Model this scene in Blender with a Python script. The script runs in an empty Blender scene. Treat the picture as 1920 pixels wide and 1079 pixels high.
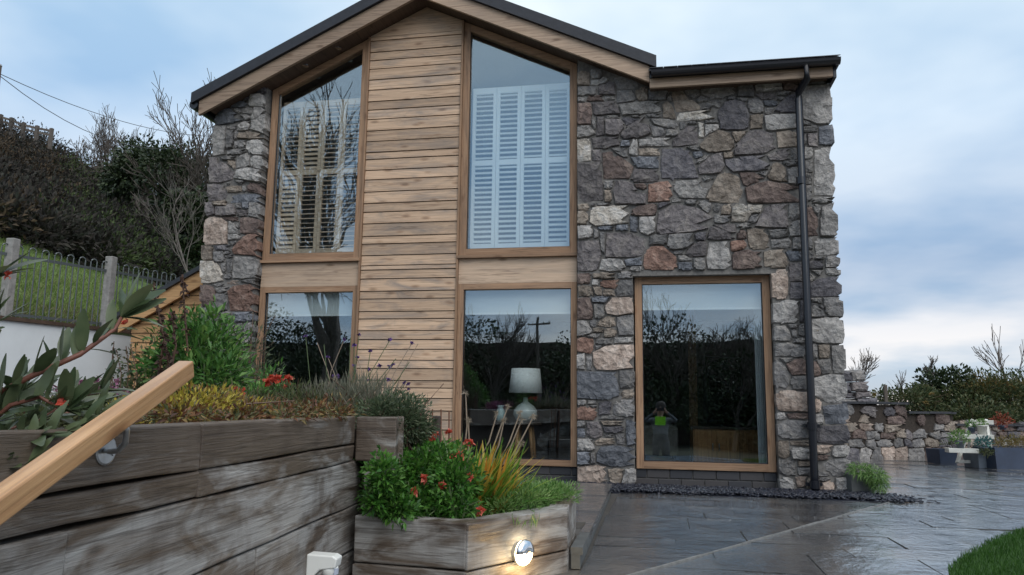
import bpy, math, random
import numpy as np
from mathutils import Vector, Matrix
random.seed(7); rng = np.random.default_rng(11)
scene = bpy.context.scene
col = scene.collection

# ------------------------------------------------------------------ camera
W0, H0, F = 1920.0, 1079.0, 1435.04
YAW, PITCH, ROLL = 0.190722, 0.152172, 0.013420
CAM = np.array([0.0, -8.0, 0.78])
_f = np.array([-math.sin(YAW)*math.cos(PITCH), math.cos(YAW)*math.cos(PITCH), math.sin(PITCH)])
_r0 = np.array([math.cos(YAW), math.sin(YAW), 0.0]); _u0 = np.cross(_r0, _f)
_r = _r0*math.cos(ROLL)+_u0*math.sin(ROLL); _u = -_r0*math.sin(ROLL)+_u0*math.cos(ROLL)
cd = bpy.data.cameras.new('camera'); cam = bpy.data.objects.new('camera', cd); col.objects.link(cam)
cd.sensor_width = 36.0; cd.lens = 36.0*F/W0; cd.clip_start = 0.02; cd.clip_end = 6000
cam.matrix_world = Matrix([[_r[i], _u[i], -_f[i], CAM[i]] for i in range(3)]+[[0, 0, 0, 1]])
scene.camera = cam

def ray(px, py): return _f+_r*(px-W0/2)/F-_u*(py-H0/2)/F
def D(px, py, d): return CAM+ray(px, py)*d                    # a point at distance d along the view axis
def onY(px, py, Y): v = ray(px, py); return CAM+v*(Y-CAM[1])/v[1]
def onZ(px, py, Z): v = ray(px, py); return CAM+v*(Z-CAM[2])/v[2]

# ------------------------------------------------------------------ world, sun, exposure
SUN_EL, SUN_AZ = math.radians(42), math.radians(205)      # overcast: a weak, very wide sun from behind the viewer's right
CLX, CLY = 8.19, -17.72                                       # drift of the cloud deck
world = bpy.data.worlds.new('World'); scene.world = world; world.use_nodes = True
wt = world.node_tree; wt.nodes.clear()
def wn(t, **k):
    n = wt.nodes.new(t)
    for a, b in k.items(): setattr(n, a, b)
    return n
sky = wn('ShaderNodeTexSky', sky_type='NISHITA', sun_disc=False, sun_elevation=SUN_EL, sun_rotation=SUN_AZ)
bg_sky = wn('ShaderNodeBackground'); bg_sky.inputs[1].default_value = 0.10
wt.links.new(sky.outputs[0], bg_sky.inputs[0])
tc = wn('ShaderNodeTexCoord'); sep = wn('ShaderNodeSeparateXYZ'); wt.links.new(tc.outputs['Generated'], sep.inputs[0])
# cloud deck: noise on a plane above the ground, so clouds flatten towards the horizon
zc = wn('ShaderNodeMath', operation='ADD'); zc.inputs[1].default_value = 0.16
zm = wn('ShaderNodeMath', operation='MAXIMUM'); zm.inputs[1].default_value = 0.0
wt.links.new(sep.outputs[2], zm.inputs[0]); wt.links.new(zm.outputs[0], zc.inputs[0])
dx = wn('ShaderNodeMath', operation='DIVIDE'); dy = wn('ShaderNodeMath', operation='DIVIDE')
wt.links.new(sep.outputs[0], dx.inputs[0]); wt.links.new(zc.outputs[0], dx.inputs[1])
wt.links.new(sep.outputs[1], dy.inputs[0]); wt.links.new(zc.outputs[0], dy.inputs[1])
cmb = wn('ShaderNodeCombineXYZ'); wt.links.new(dx.outputs[0], cmb.inputs[0]); wt.links.new(dy.outputs[0], cmb.inputs[1])
nz = wn('ShaderNodeTexNoise'); nz.inputs['Scale'].default_value = 0.8; nz.inputs['Detail'].default_value = 5; nz.inputs['Roughness'].default_value = 0.5
cmo = wn('ShaderNodeVectorMath', operation='ADD'); cmo.inputs[1].default_value = (CLX, CLY, 0); wt.links.new(cmb.outputs[0], cmo.inputs[0]); wt.links.new(cmo.outputs[0], nz.inputs['Vector'])
er = wn('ShaderNodeValToRGB'); wt.links.new(sep.outputs[2], er.inputs[0])
e = er.color_ramp.elements
e[0].position = 0.0; e[0].color = (0.64, 0.67, 0.72, 1)
e[1].position = 1.0; e[1].color = (1.05, 1.20, 1.32, 1)
for p_, c_ in ((0.055, (0.58, 0.69, 0.82, 1)), (0.17, (0.36, 0.50, 0.70, 1)), (0.33, (0.43, 0.63, 0.87, 1)), (0.46, (0.51, 0.72, 0.93, 1)), (0.68, (0.80, 0.98, 1.14, 1))):
    q = er.color_ramp.elements.new(p_); q.color = c_
cr = wn('ShaderNodeValToRGB'); wt.links.new(nz.outputs[0], cr.inputs[0])
cr.color_ramp.elements[0].position = 0.40; cr.color_ramp.elements[0].color = (0.84, 0.88, 0.92, 1)
cr.color_ramp.elements[1].position = 0.62; cr.color_ramp.elements[1].color = (1.75, 1.40, 1.16, 1)
mul = wn('ShaderNodeMix', data_type='RGBA', blend_type='MULTIPLY'); mul.inputs['Factor'].default_value = 1.0
wt.links.new(er.outputs[0], mul.inputs['A']); wt.links.new(cr.outputs[0], mul.inputs['B'])
bg_cl = wn('ShaderNodeBackground'); bg_cl.inputs[1].default_value = 1.12
wt.links.new(mul.outputs['Result'], bg_cl.inputs[0])
ms = wn('ShaderNodeMixShader'); ms.inputs[0].default_value = 0.85
wt.links.new(bg_sky.outputs[0], ms.inputs[1]); wt.links.new(bg_cl.outputs[0], ms.inputs[2])
wo = wn('ShaderNodeOutputWorld'); wt.links.new(ms.outputs[0], wo.inputs[0])
sd = bpy.data.lights.new('sun', 'SUN'); sd.energy = 1.5; sd.angle = math.radians(45); sd.color = (1.0, 0.99, 0.97)
sun = bpy.data.objects.new('sun', sd); col.objects.link(sun)
_sd = Vector((math.sin(SUN_AZ)*math.cos(SUN_EL), math.cos(SUN_AZ)*math.cos(SUN_EL), math.sin(SUN_EL)))
_sd = Vector((0.45, -0.62, 0.64)).normalized()
sun.rotation_euler = _sd.to_track_quat('Z', 'Y').to_euler()
sky.sun_rotation = math.atan2(_sd.x, _sd.y); sky.sun_elevation = math.asin(_sd.z)
scene.view_settings.view_transform = 'Standard'; scene.view_settings.look = 'None'
scene.view_settings.exposure = 0.0; scene.view_settings.gamma = 1.0; scene.view_settings.use_curve_mapping = False
scene.render.engine = 'CYCLES'
scene.cycles.use_denoising = True; scene.cycles.max_bounces = 8; scene.cycles.transparent_max_bounces = 12
scene.cycles.sample_clamp_indirect = 6.0

# ------------------------------------------------------------------ materials
MATS = {}
def new_mat(name):
    m = bpy.data.materials.new(name); m.use_nodes = True; MATS[name] = m
    nt = m.node_tree; b = nt.nodes['Principled BSDF']
    def N(t, **k):
        n = nt.nodes.new(t)
        for a, v in k.items():
            if a.startswith('i_'): n.inputs[a[2:].replace('_', ' ')].default_value = v
            else: setattr(n, a, v)
        return n
    def L(a, o, c, i): nt.links.new(a.outputs[o], c.inputs[i])
    return m, nt, b, N, L
def rgba(c): return (c[0], c[1], c[2], 1)
def ramp(N, stops):
    r = N('ShaderNodeValToRGB'); el = r.color_ramp.elements
    el[0].position, el[0].color = stops[0][0], rgba(stops[0][1])
    el[1].position, el[1].color = stops[-1][0], rgba(stops[-1][1])
    for p, c in stops[1:-1]:
        q = el.new(p); q.color = rgba(c)
    return r
def plain(name, c, rough=0.6, metal=0.0, spec=0.5, noise=0.0, nscale=20, bump=0.0):
    m, nt, b, N, L = new_mat(name)
    b.inputs['Base Color'].default_value = rgba(c); b.inputs['Roughness'].default_value = rough
    b.inputs['Metallic'].default_value = metal; b.inputs['Specular IOR Level'].default_value = spec
    if noise or bump:
        g = N('ShaderNodeNewGeometry'); n = N('ShaderNodeTexNoise', i_Scale=nscale, i_Detail=6.0, i_Roughness=0.6); L(g, 'Position', n, 'Vector')
        r = ramp(N, [(0.3, [v*(1-noise) for v in c]), (0.7, [min(1, v*(1+noise)) for v in c])]); L(n, 0, r, 0); L(r, 0, b, 'Base Color')
        if bump:
            bp = N('ShaderNodeBump', i_Strength=bump, i_Distance=0.01); L(n, 0, bp, 'Height'); L(bp, 0, b, 'Normal')
    return m
def stone_mat(name, c1, c2, c3, rough=0.62):
    # three mineral tones mixed by noise, shifted per stone; fine pitted relief
    m, nt, b, N, L = new_mat(name)
    g = N('ShaderNodeNewGeometry'); oi = N('ShaderNodeObjectInfo')
    off = N('ShaderNodeVectorMath', operation='MULTIPLY_ADD'); cx = N('ShaderNodeCombineXYZ'); L(oi, 'Random', cx, 0); L(oi, 'Random', cx, 2)
    off.inputs[1].default_value = (37, 11, 53); L(cx, 0, off, 0); L(g, 'Position', off, 2)
    n1 = N('ShaderNodeTexNoise', i_Scale=7.0, i_Detail=7.0, i_Roughness=0.65, i_Distortion=0.8); L(off, 0, n1, 'Vector')
    n2 = N('ShaderNodeTexNoise', i_Scale=38.0, i_Detail=6.0, i_Roughness=0.7); L(off, 0, n2, 'Vector')
    r = ramp(N, [(0.30, c1), (0.50, c2), (0.72, c3)]); L(n1, 0, r, 0)
    hs = N('ShaderNodeHueSaturation'); mr = N('ShaderNodeMapRange'); mr.inputs['To Min'].default_value = 0.72; mr.inputs['To Max'].default_value = 1.28
    L(oi, 'Random', mr, 0); L(mr, 0, hs, 'Value'); L(r, 0, hs, 'Color')
    r2 = ramp(N, [(0.30, (0.55, 0.55, 0.56)), (0.55, (1, 1, 1)), (0.8, (1.3, 1.28, 1.22))]); L(n2, 0, r2, 0)
    mx = N('ShaderNodeMix', data_type='RGBA', blend_type='MULTIPLY', i_Factor=0.85); L(hs, 0, mx, 'A'); L(r2, 0, mx, 'B'); L(mx, 'Result', b, 'Base Color')
    b.inputs['Roughness'].default_value = rough; b.inputs['Specular IOR Level'].default_value = 0.35
    vo = N('ShaderNodeTexVoronoi', i_Scale=15.0); vo.feature = 'F1'; dv = N('ShaderNodeVectorMath', operation='MULTIPLY_ADD'); dv.inputs[1].default_value = (.12, .12, .12); L(n1, 'Color', dv, 0); L(off, 0, dv, 2); L(dv, 0, vo, 'Vector')
    ad0 = N('ShaderNodeMath', operation='MULTIPLY_ADD'); ad0.inputs[1].default_value = 1.1; L(vo, 'Distance', ad0, 0); L(n1, 0, ad0, 2)
    ad = N('ShaderNodeMath', operation='MULTIPLY_ADD'); ad.inputs[1].default_value = .8; L(n2, 0, ad, 0); L(ad0, 0, ad, 2)
    bp = N('ShaderNodeBump', i_Strength=1.0, i_Distance=0.022); L(ad, 0, bp, 'Height'); L(bp, 0, b, 'Normal')
    return m
stone_mat('st_g', (0.111, 0.106, 0.110), (0.210, 0.201, 0.197), (0.333, 0.305, 0.279))
stone_mat('st_d', (0.061, 0.060, 0.071), (0.128, 0.120, 0.132), (0.210, 0.196, 0.197))
stone_mat('st_p', (0.087, 0.077, 0.080), (0.178, 0.159, 0.160), (0.280, 0.251, 0.232))
stone_mat('st_b', (0.083, 0.062, 0.057), (0.173, 0.125, 0.110), (0.277, 0.213, 0.180))
stone_mat('st_r', (0.133, 0.082, 0.066), (0.266, 0.158, 0.121), (0.411, 0.294, 0.242))
stone_mat('st_t', (0.147, 0.118, 0.096), (0.276, 0.228, 0.187), (0.417, 0.362, 0.306))
stone_mat('st_w', (0.244, 0.206, 0.176), (0.532, 0.479, 0.416), (0.666, 0.653, 0.639))
stone_mat('st_l', (0.178, 0.169, 0.164), (0.333, 0.315, 0.302), (0.521, 0.490, 0.461))
stone_mat('st_s', (0.083, 0.090, 0.104), (0.161, 0.169, 0.192), (0.266, 0.272, 0.290))
stone_mat('st_k', (0.222, 0.164, 0.132), (0.444, 0.348, 0.290), (0.644, 0.544, 0.472))
plain('mortar', (.16, .15, .14), 0.9, noise=.35, nscale=30, bump=.6)
plain('room_wall', (.16, .14, .13), 0.9, noise=.1); plain('room_floor', (.09, .06, .04), 0.5); plain('ceiling', (.45, .44, .42), .9)

def fissures(N, L, vec, axis, gs, knot, crack):
    # drying cracks along the grain and scattered knots, as a multiplier
    mp = N('ShaderNodeMapping'); s = [30*gs]*3; s[axis] = .9*gs; mp.inputs['Scale'].default_value = s; L(vec, 0, mp, 'Vector')
    n = N('ShaderNodeTexNoise', i_Scale=1.0, i_Detail=4.0, i_Roughness=.55, i_Distortion=.4); L(mp, 0, n, 'Vector')
    a = N('ShaderNodeMath', operation='SUBTRACT'); a.inputs[1].default_value = .56; L(n, 0, a, 0); c = N('ShaderNodeMath', operation='ABSOLUTE'); L(a, 0, c, 0)
    r = ramp(N, [(0.0, (.30, .27, .25)), (crack*.4, (.55, .52, .5)), (crack, (1, 1, 1))]); L(c, 0, r, 0)
    mk = N('ShaderNodeMapping'); s2 = [9.0]*3; s2[axis] = 3.2; mk.inputs['Scale'].default_value = s2; L(vec, 0, mk, 'Vector')
    v = N('ShaderNodeTexVoronoi', i_Scale=1.0); L(mk, 0, v, 'Vector')
    r2 = ramp(N, [(knot*.35, (.22, .16, .12)), (knot*.6, (.62, .52, .45)), (knot, (1, 1, 1))]); L(v, 'Distance', r2, 0)
    m = N('ShaderNodeMix', data_type='RGBA', blend_type='MULTIPLY', i_Factor=1.0); L(r, 0, m, 'A'); L(r2, 0, m, 'B'); return m
def wood_mat(name, light, dark, grey, axis=0, stain=0.45, rough=0.6, gs=1.0, wet=None, fis=.55):
    m, nt, b, N, L = new_mat(name)
    tcn = N('ShaderNodeTexCoord'); oi = N('ShaderNodeObjectInfo')
    cx = N('ShaderNodeCombineXYZ'); L(oi, 'Random', cx, 0); L(oi, 'Random', cx, 1); L(oi, 'Random', cx, 2)
    off = N('ShaderNodeVectorMath', operation='MULTIPLY_ADD'); off.inputs[1].default_value = (31, 17, 43); L(cx, 0, off, 0); L(tcn, 'Object', off, 2)
    mp = N('ShaderNodeMapping'); L(off, 0, mp, 'Vector')
    s = [70*gs]*3; s[axis] = 2.2*gs; mp.inputs['Scale'].default_value = s
    n1 = N('ShaderNodeTexNoise', i_Scale=1.0, i_Detail=8.0, i_Roughness=0.62, i_Distortion=0.6); L(mp, 0, n1, 'Vector')
    r1 = ramp(N, [(0.28, dark), (0.5, [(a+c)/2 for a, c in zip(light, dark)]), (0.68, light)]); L(n1, 0, r1, 0)
    mp2 = N('ShaderNodeMapping'); s2 = [7.0*gs]*3; s2[axis] = 1.6*gs; mp2.inputs['Scale'].default_value = s2; L(off, 0, mp2, 'Vector')
    n2 = N('ShaderNodeTexNoise', i_Scale=1.0, i_Detail=6.0, i_Roughness=0.65, i_Distortion=1.0); L(mp2, 0, n2, 'Vector')
    r2 = ramp(N, [(0.47, (0, 0, 0)), (0.70, (1, 1, 1))]); L(n2, 0, r2, 0)
    f = N('ShaderNodeMath', operation='MULTIPLY'); L(r2, 0, f, 0); f.inputs[1].default_value = stain
    mx = N('ShaderNodeMix', data_type='RGBA'); L(f, 0, mx, 'Factor'); L(r1, 0, mx, 'A'); mx.inputs['B'].default_value = rgba(grey)
    hs = N('ShaderNodeHueSaturation'); mr = N('ShaderNodeMapRange'); mr.inputs['To Min'].default_value = 0.78; mr.inputs['To Max'].default_value = 1.2
    L(oi, 'Random', mr, 0); L(mr, 0, hs, 'Value'); L(mx, 'Result', hs, 'Color')
    mk = fissures(N, L, off, axis, gs, .22, .03); kn = N('ShaderNodeMix', data_type='RGBA', blend_type='MULTIPLY', i_Factor=fis); L(hs, 0, kn, 'A'); L(mk, 'Result', kn, 'B'); L(kn, 'Result', b, 'Base Color')
    b.inputs['Roughness'].default_value = rough; b.inputs['Specular IOR Level'].default_value = 0.35
    bp = N('ShaderNodeBump', i_Strength=0.5, i_Distance=0.004); L(n1, 0, bp, 'Height'); L(bp, 0, b, 'Normal')
    return m
wood_mat('cladding', (.60, .425, .29), (.40, .265, .175), (.20, .175, .16), 0, .75)
wood_mat('frame_wood', (.41, .255, .155), (.25, .145, .085), (.14, .105, .08), 2, .45)
wood_mat('frame_wood_h', (.41, .255, .155), (.25, .145, .085), (.14, .105, .08), 0, .45)
wood_mat('panel_wood', (.68, .50, .36), (.52, .37, .26), (.36, .29, .235), 0, .4)
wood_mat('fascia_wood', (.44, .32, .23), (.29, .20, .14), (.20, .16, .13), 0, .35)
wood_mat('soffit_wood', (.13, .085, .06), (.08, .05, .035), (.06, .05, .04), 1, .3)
wood_mat('rail_wood', (.47, .28, .14), (.27, .14, .06), (.17, .08, .035), 0, .5, rough=.3, gs=.8, fis=.8)
wood_mat('lean_wood', (.52, .31, .145), (.36, .20, .09), (.24, .14, .07), 0, .3)
wood_mat('shutter_reflect_tan', (.76, .60, .46), (.60, .45, .33), (.22, .16, .12), 0, .2)  # warm reflection over the left shutters, put into their colour as tan
wood_mat('oak', (.46, .25, .10), (.28, .14, .055), (.2, .1, .05), 2, .3, rough=.4)
wood_mat('dark_timber', (.07, .05, .04), (.035, .025, .02), (.1, .09, .08), 2, .4)
wood_mat('pole_wood', (.13, .11, .09), (.07, .055, .045), (.18, .17, .16), 2, .4)

def sleeper_mat():
    m, nt, b, N, L = new_mat('sleeper')
    tcn = N('ShaderNodeTexCoord'); oi = N('ShaderNodeObjectInfo')
    cx = N('ShaderNodeCombineXYZ'); L(oi, 'Random', cx, 0); L(oi, 'Random', cx, 1); L(oi, 'Random', cx, 2)
    off = N('ShaderNodeVectorMath', operation='MULTIPLY_ADD'); off.inputs[1].default_value = (31, 17, 43); L(cx, 0, off, 0); L(tcn, 'Object', off, 2)
    mp = N('ShaderNodeMapping'); mp.inputs['Scale'].default_value = (3.5, 95, 95); L(off, 0, mp, 'Vector')
    n1 = N('ShaderNodeTexNoise', i_Scale=1.0, i_Detail=8.0, i_Roughness=0.65, i_Distortion=0.8); L(mp, 0, n1, 'Vector')
    brown = ramp(N, [(0.2, (.060, .045, .034)), (0.5, (.110, .085, .066)), (0.8, (.165, .132, .106))]); L(n1, 0, brown, 0)
    grey = ramp(N, [(0.2, (.20, .19, .18)), (0.5, (.30, .29, .275)), (0.8, (.40, .39, .375))]); L(n1, 0, grey, 0)
    # dry silvered patches against wet brown ones, in world space so they run across the joints like rain streaks
    g = N('ShaderNodeNewGeometry'); mp2 = N('ShaderNodeMapping'); mp2.inputs['Scale'].default_value = (2.6, 2.6, 9.0); L(g, 'Position', mp2, 'Vector')
    n2 = N('ShaderNodeTexNoise', i_Scale=1.0, i_Detail=5.0, i_Roughness=0.6, i_Distortion=0.9); L(mp2, 0, n2, 'Vector')
    sx = N('ShaderNodeSeparateXYZ'); L(g, 'Position', sx, 0)
    zr = N('ShaderNodeMapRange'); zr.inputs['From Min'].default_value = 0.66; zr.inputs['From Max'].default_value = 0.45
    zr.inputs['To Min'].default_value = -0.16; zr.inputs['To Max'].default_value = 0.05; L(sx, 2, zr, 0)
    ad = N('ShaderNodeMath', operation='ADD'); L(n2, 0, ad, 0); L(zr, 0, ad, 1)
    rr = ramp(N, [(0.43, (0, 0, 0)), (0.62, (1, 1, 1))]); L(ad, 0, rr, 0)
    mp3 = N('ShaderNodeMapping'); mp3.inputs['Scale'].default_value = (6, 6, 2.2); L(g, 'Position', mp3, 'Vector')
    n3 = N('ShaderNodeTexNoise', i_Scale=1.0, i_Detail=5.0, i_Roughness=0.6); L(mp3, 0, n3, 'Vector')
    r3 = ramp(N, [(0.30, (.55, .50, .47)), (0.5, (1, 1, 1)), (0.75, (1.15, 1.15, 1.12))]); L(n3, 0, r3, 0)
    mx = N('ShaderNodeMix', data_type='RGBA'); L(rr, 0, mx, 'Factor'); L(brown, 0, mx, 'A'); L(grey, 0, mx, 'B')
    m2 = N('ShaderNodeMix', data_type='RGBA', blend_type='MULTIPLY', i_Factor=0.8); L(mx, 'Result', m2, 'A'); L(r3, 0, m2, 'B'); fi = fissures(N, L, off, 0, 1.0, .16, .035); m3 = N('ShaderNodeMix', data_type='RGBA', blend_type='MULTIPLY', i_Factor=.6); L(m2, 'Result', m3, 'A'); L(fi, 'Result', m3, 'B'); L(m3, 'Result', b, 'Base Color')
    ro = N('ShaderNodeMapRange'); ro.inputs['To Min'].default_value = 0.38; ro.inputs['To Max'].default_value = 0.75; L(rr, 0, ro, 0); L(ro, 0, b, 'Roughness')
    b.inputs['Specular IOR Level'].default_value = 0.35
    bp = N('ShaderNodeBump', i_Strength=0.7, i_Distance=0.006); L(n1, 0, bp, 'Height'); L(bp, 0, b, 'Normal')
sleeper_mat()

def glass_mat(name, r0, tint=(1, 1, 1)):
    m, nt, b, N, L = new_mat(name); nt.nodes.remove(b)
    g = N('ShaderNodeNewGeometry'); d = N('ShaderNodeVectorMath', operation='DOT_PRODUCT'); L(g, 'Normal', d, 0); L(g, 'Incoming', d, 1)
    a = N('ShaderNodeMath', operation='ABSOLUTE'); L(d, 'Value', a, 0)
    s = N('ShaderNodeMath', operation='SUBTRACT'); s.inputs[0].default_value = 1; L(a, 0, s, 1)
    p = N('ShaderNodeMath', operation='POWER'); p.inputs[1].default_value = 5; L(s, 0, p, 0)
    ma = N('ShaderNodeMath', operation='MULTIPLY_ADD'); ma.inputs[1].default_value = 1-r0; ma.inputs[2].default_value = r0; L(p, 0, ma, 0)
    t = N('ShaderNodeBsdfTransparent'); t.inputs[0].default_value = rgba(tint)
    gl = N('ShaderNodeBsdfGlossy'); gl.inputs['Roughness'].default_value = 0.0; gl.inputs['Color'].default_value = (.82, .93, 1.0, 1)
    n = N('ShaderNodeTexNoise', i_Scale=1.6, i_Detail=1.0); L(g, 'Position', n, 'Vector')
    bp = N('ShaderNodeBump', i_Strength=0.05, i_Distance=0.05); L(n, 0, bp, 'Height'); L(bp, 0, gl, 'Normal')
    mx = N('ShaderNodeMixShader'); L(ma, 0, mx, 0); L(t, 0, mx, 1); L(gl, 0, mx, 2)
    L(mx, 0, nt.nodes['Material Output'], 0)
glass_mat('glass', 0.19, (.94, .97, .97))

def leaf_mat(name, cols, rough=0.45, trans=0.25):
    m, nt, b, N, L = new_mat(name)
    g = N('ShaderNodeNewGeometry'); r = ramp(N, [(i/(len(cols)-1)*0.94+.03, c) for i, c in enumerate(cols)]); L(g, 'Random Per Island', r, 0)
    L(r, 0, b, 'Base Color'); b.inputs['Roughness'].default_value = rough; b.inputs['Specular IOR Level'].default_value = 0.4
    tr = N('ShaderNodeBsdfTranslucent'); L(r, 0, tr, 0); mx = N('ShaderNodeMixShader'); mx.inputs[0].default_value = trans
    L(b, 0, mx, 1); L(tr, 0, mx, 2); L(mx, 0, nt.nodes['Material Output'], 0)
    return m
def single_leaf_mat(name, c1, c2):
    m, nt, b, N, L = new_mat(name)
    oi = N('ShaderNodeObjectInfo'); g = N('ShaderNodeNewGeometry'); n = N('ShaderNodeTexNoise', i_Scale=30.0); L(g, 'Position', n, 'Vector')
    a = N('ShaderNodeMath', operation='ADD'); L(oi, 'Random', a, 0); L(n, 0, a, 1); h = N('ShaderNodeMath', operation='MULTIPLY'); h.inputs[1].default_value = .6; L(a, 0, h, 0)
    r = ramp(N, [(0.15, c1), (0.85, c2)]); L(h, 0, r, 0); L(r, 0, b, 'Base Color'); b.inputs['Roughness'].default_value = 0.38
    tr = N('ShaderNodeBsdfTranslucent'); L(r, 0, tr, 0); mx = N('ShaderNodeMixShader'); mx.inputs[0].default_value = .2
    L(b, 0, mx, 1); L(tr, 0, mx, 2); L(mx, 0, nt.nodes['Material Output'], 0)
single_leaf_mat('laurel_leaf', (.028, .055, .022), (.12, .15, .075))
plain('leaf_back', (.14, .17, .10), .5)
leaf_mat('lf_bush', [(.03, .085, .02), (.055, .15, .03), (.09, .21, .045), (.15, .26, .06)])
leaf_mat('lf_deep', [(.022, .075, .014), (.045, .145, .02), (.075, .21, .03), (.12, .27, .045), (.05, .10, .03)], .4, .35)
leaf_mat('lf_yellow', [(.14, .14, .03), (.38, .31, .04), (.54, .44, .07), (.36, .29, .05), (.24, .13, .035), (.12, .06, .03)])
leaf_mat('lf_bronze', [(.07, .030, .018), (.13, .05, .025), (.22, .10, .035), (.09, .09, .04), (.27, .18, .06), (.06, .075, .03), (.11, .12, .05)])
leaf_mat('lf_olive', [(.05, .06, .025), (.085, .10, .04), (.12, .13, .055), (.05, .08, .03)])
leaf_mat('lf_grey', [(.09, .10, .07), (.15, .155, .11), (.20, .19, .14), (.13, .12, .085)])
leaf_mat('lf_mound', [(.035, .055, .03), (.06, .09, .045), (.09, .12, .06), (.12, .14, .085)])
leaf_mat('lf_pink', [(.16, .045, .10), (.25, .08, .17), (.30, .13, .20), (.10, .06, .06)])
leaf_mat('lf_brown', [(.05, .03, .022), (.085, .05, .038), (.06, .032, .03)], .7)
leaf_mat('lf_strap', [(.09, .22, .03), (.15, .29, .04), (.24, .36, .05), (.38, .42, .07), (.52, .42, .08), (.60, .26, .04)], .4, .35)
leaf_mat('lf_lime', [(.06, .16, .03), (.11, .23, .05), (.17, .29, .08), (.24, .33, .12)])
leaf_mat('lf_red', [(.42, .035, .02), (.55, .07, .04), (.62, .16, .11)], .5)
leaf_mat('lf_purple', [(.10, .05, .22), (.17, .08, .30), (.05, .035, .09)], .6)
leaf_mat('lf_russet', [(.16, .03, .02), (.25, .05, .03), (.3, .10, .04)], .6)
leaf_mat('lf_teal', [(.03, .10, .11), (.06, .17, .17), (.10, .22, .19)], .5)
leaf_mat('lf_seed', [(.28, .23, .17), (.38, .32, .25)], .8)
leaf_mat('lf_ivy', [(.012, .022, .010), (.02, .036, .014), (.03, .05, .018), (.045, .065, .025)], .5, .1)
leaf_mat('lf_scrub', [(.020, .018, .016), (.032, .026, .022), (.022, .026, .018), (.042, .034, .027)], .8, .1)
leaf_mat('lf_scrub_green', [(.025, .04, .012), (.045, .07, .018), (.06, .085, .025)], .7, .1)
leaf_mat('lf_fern', [(.05, .035, .02), (.075, .05, .026), (.045, .036, .024)], .8, .1)
leaf_mat('lf_hedge', [(.030, .050, .022), (.055, .08, .03), (.08, .10, .038), (.11, .105, .045)], .55)
leaf_mat('lf_gold', [(.13, .11, .03), (.19, .15, .045), (.22, .14, .05), (.11, .12, .035)], .6)
leaf_mat('grass', [(.022, .07, .008), (.035, .10, .012), (.05, .13, .018)], .6)
leaf_mat('field_grass', [(.09, .15, .03), (.13, .20, .04), (.17, .22, .06), (.16, .16, .08)], .7)
leaf_mat('dry_grass', [(.20, .17, .10), (.28, .24, .15), (.16, .14, .08)], .8)
plain('twig', (.085, .07, .058), .8, noise=.3, nscale=8); plain('twig_pale', (.115, .10, .088), .8, noise=.3, nscale=8)
plain('stem_brown', (.10, .055, .035), .6); plain('stem_red', (.16, .06, .04), .55); plain('stem_green', (.10, .14, .06), .6); plain('stem_straw', (.30, .23, .17), .7)
plain('soil', (.035, .026, .02), .9, noise=.4, nscale=25, bump=.8)
plain('hill_soil', (.035, .028, .02), .95, noise=.4, nscale=1.2); plain('field', (.085, .14, .03), .9, noise=.35, nscale=.9); plain('far_ground', (.035, .036, .02), .95, noise=.3, nscale=.3)
plain('lawn', (.02, .06, .008), .9, noise=.3, nscale=8)
plain('black_plastic', (.010, .011, .016), .28); plain('slate_roof', (.016, .017, .024), .5, noise=.3, nscale=14, bump=.3)
plain('white_paint', (.72, .73, .72), .45); plain('blind', (.62, .64, .64), .85); plain('white_plastic', (.74, .75, .72), .32)
plain('pir_lens', (.42, .46, .55), .25); plain('galv', (.42, .44, .46), .35, metal=.85, noise=.15, nscale=40); plain('chrome', (.75, .76, .78), .12, metal=1)
plain('render_white', (.66, .70, .73), .85, noise=.06, nscale=3, bump=.25); plain('coping_brown', (.07, .045, .032), .6, noise=.3, nscale=12)
plain('rail_metal', (.11, .125, .13), .45, metal=.4); plain('concrete', (.27, .26, .25), .85, noise=.25, nscale=18, bump=.4)
plain('lamp_shade', (.9, .9, .88), .9); plain('lamp_base', (.55, .58, .56), .15); plain('black_gloss', (.008, .008, .01), .15); plain('curtain', (.62, .64, .66), .9)
plain('sofa', (.17, .165, .15), .95, noise=.2); plain('vase', (.38, .50, .50), .3); plain('steel_edge', (.20, .22, .24), .3, metal=.6)
plain('blue_planter', (.035, .05, .085), .38, noise=.2, nscale=6); plain('grey_planter', (.13, .155, .19), .4, noise=.2, nscale=6); plain('concrete_planter', (.085, .09, .09), .75, noise=.25, nscale=12)
plain('pot_white', (.60, .60, .56), .5); plain('stand_white', (.56, .56, .52), .6, noise=.15); plain('coping_slate', (.03, .032, .038), .35, noise=.3, nscale=14, bump=.4)
plain('strip', (.17, .168, .162), .5, noise=.35, nscale=30); plain('wire', (.05, .05, .055), .6)
plain('skin', (.42, .25, .18), .5); plain('sweater', (.13, .14, .155), .9); plain('trousers', (.03, .032, .04), .9); plain('hair', (.03, .022, .018), .7); plain('hivis', (.30, .85, .03), .6); plain('phone', (.02, .02, .025), .3)
plain('rust', (.16, .07, .04), .8)
m, nt, b, N, L = new_mat('lamp_glow'); b.inputs['Base Color'].default_value = (.9, .8, .6, 1); b.inputs['Emission Color'].default_value = (1, .78, .45, 1); b.inputs['Emission Strength'].default_value = 16.0

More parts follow.
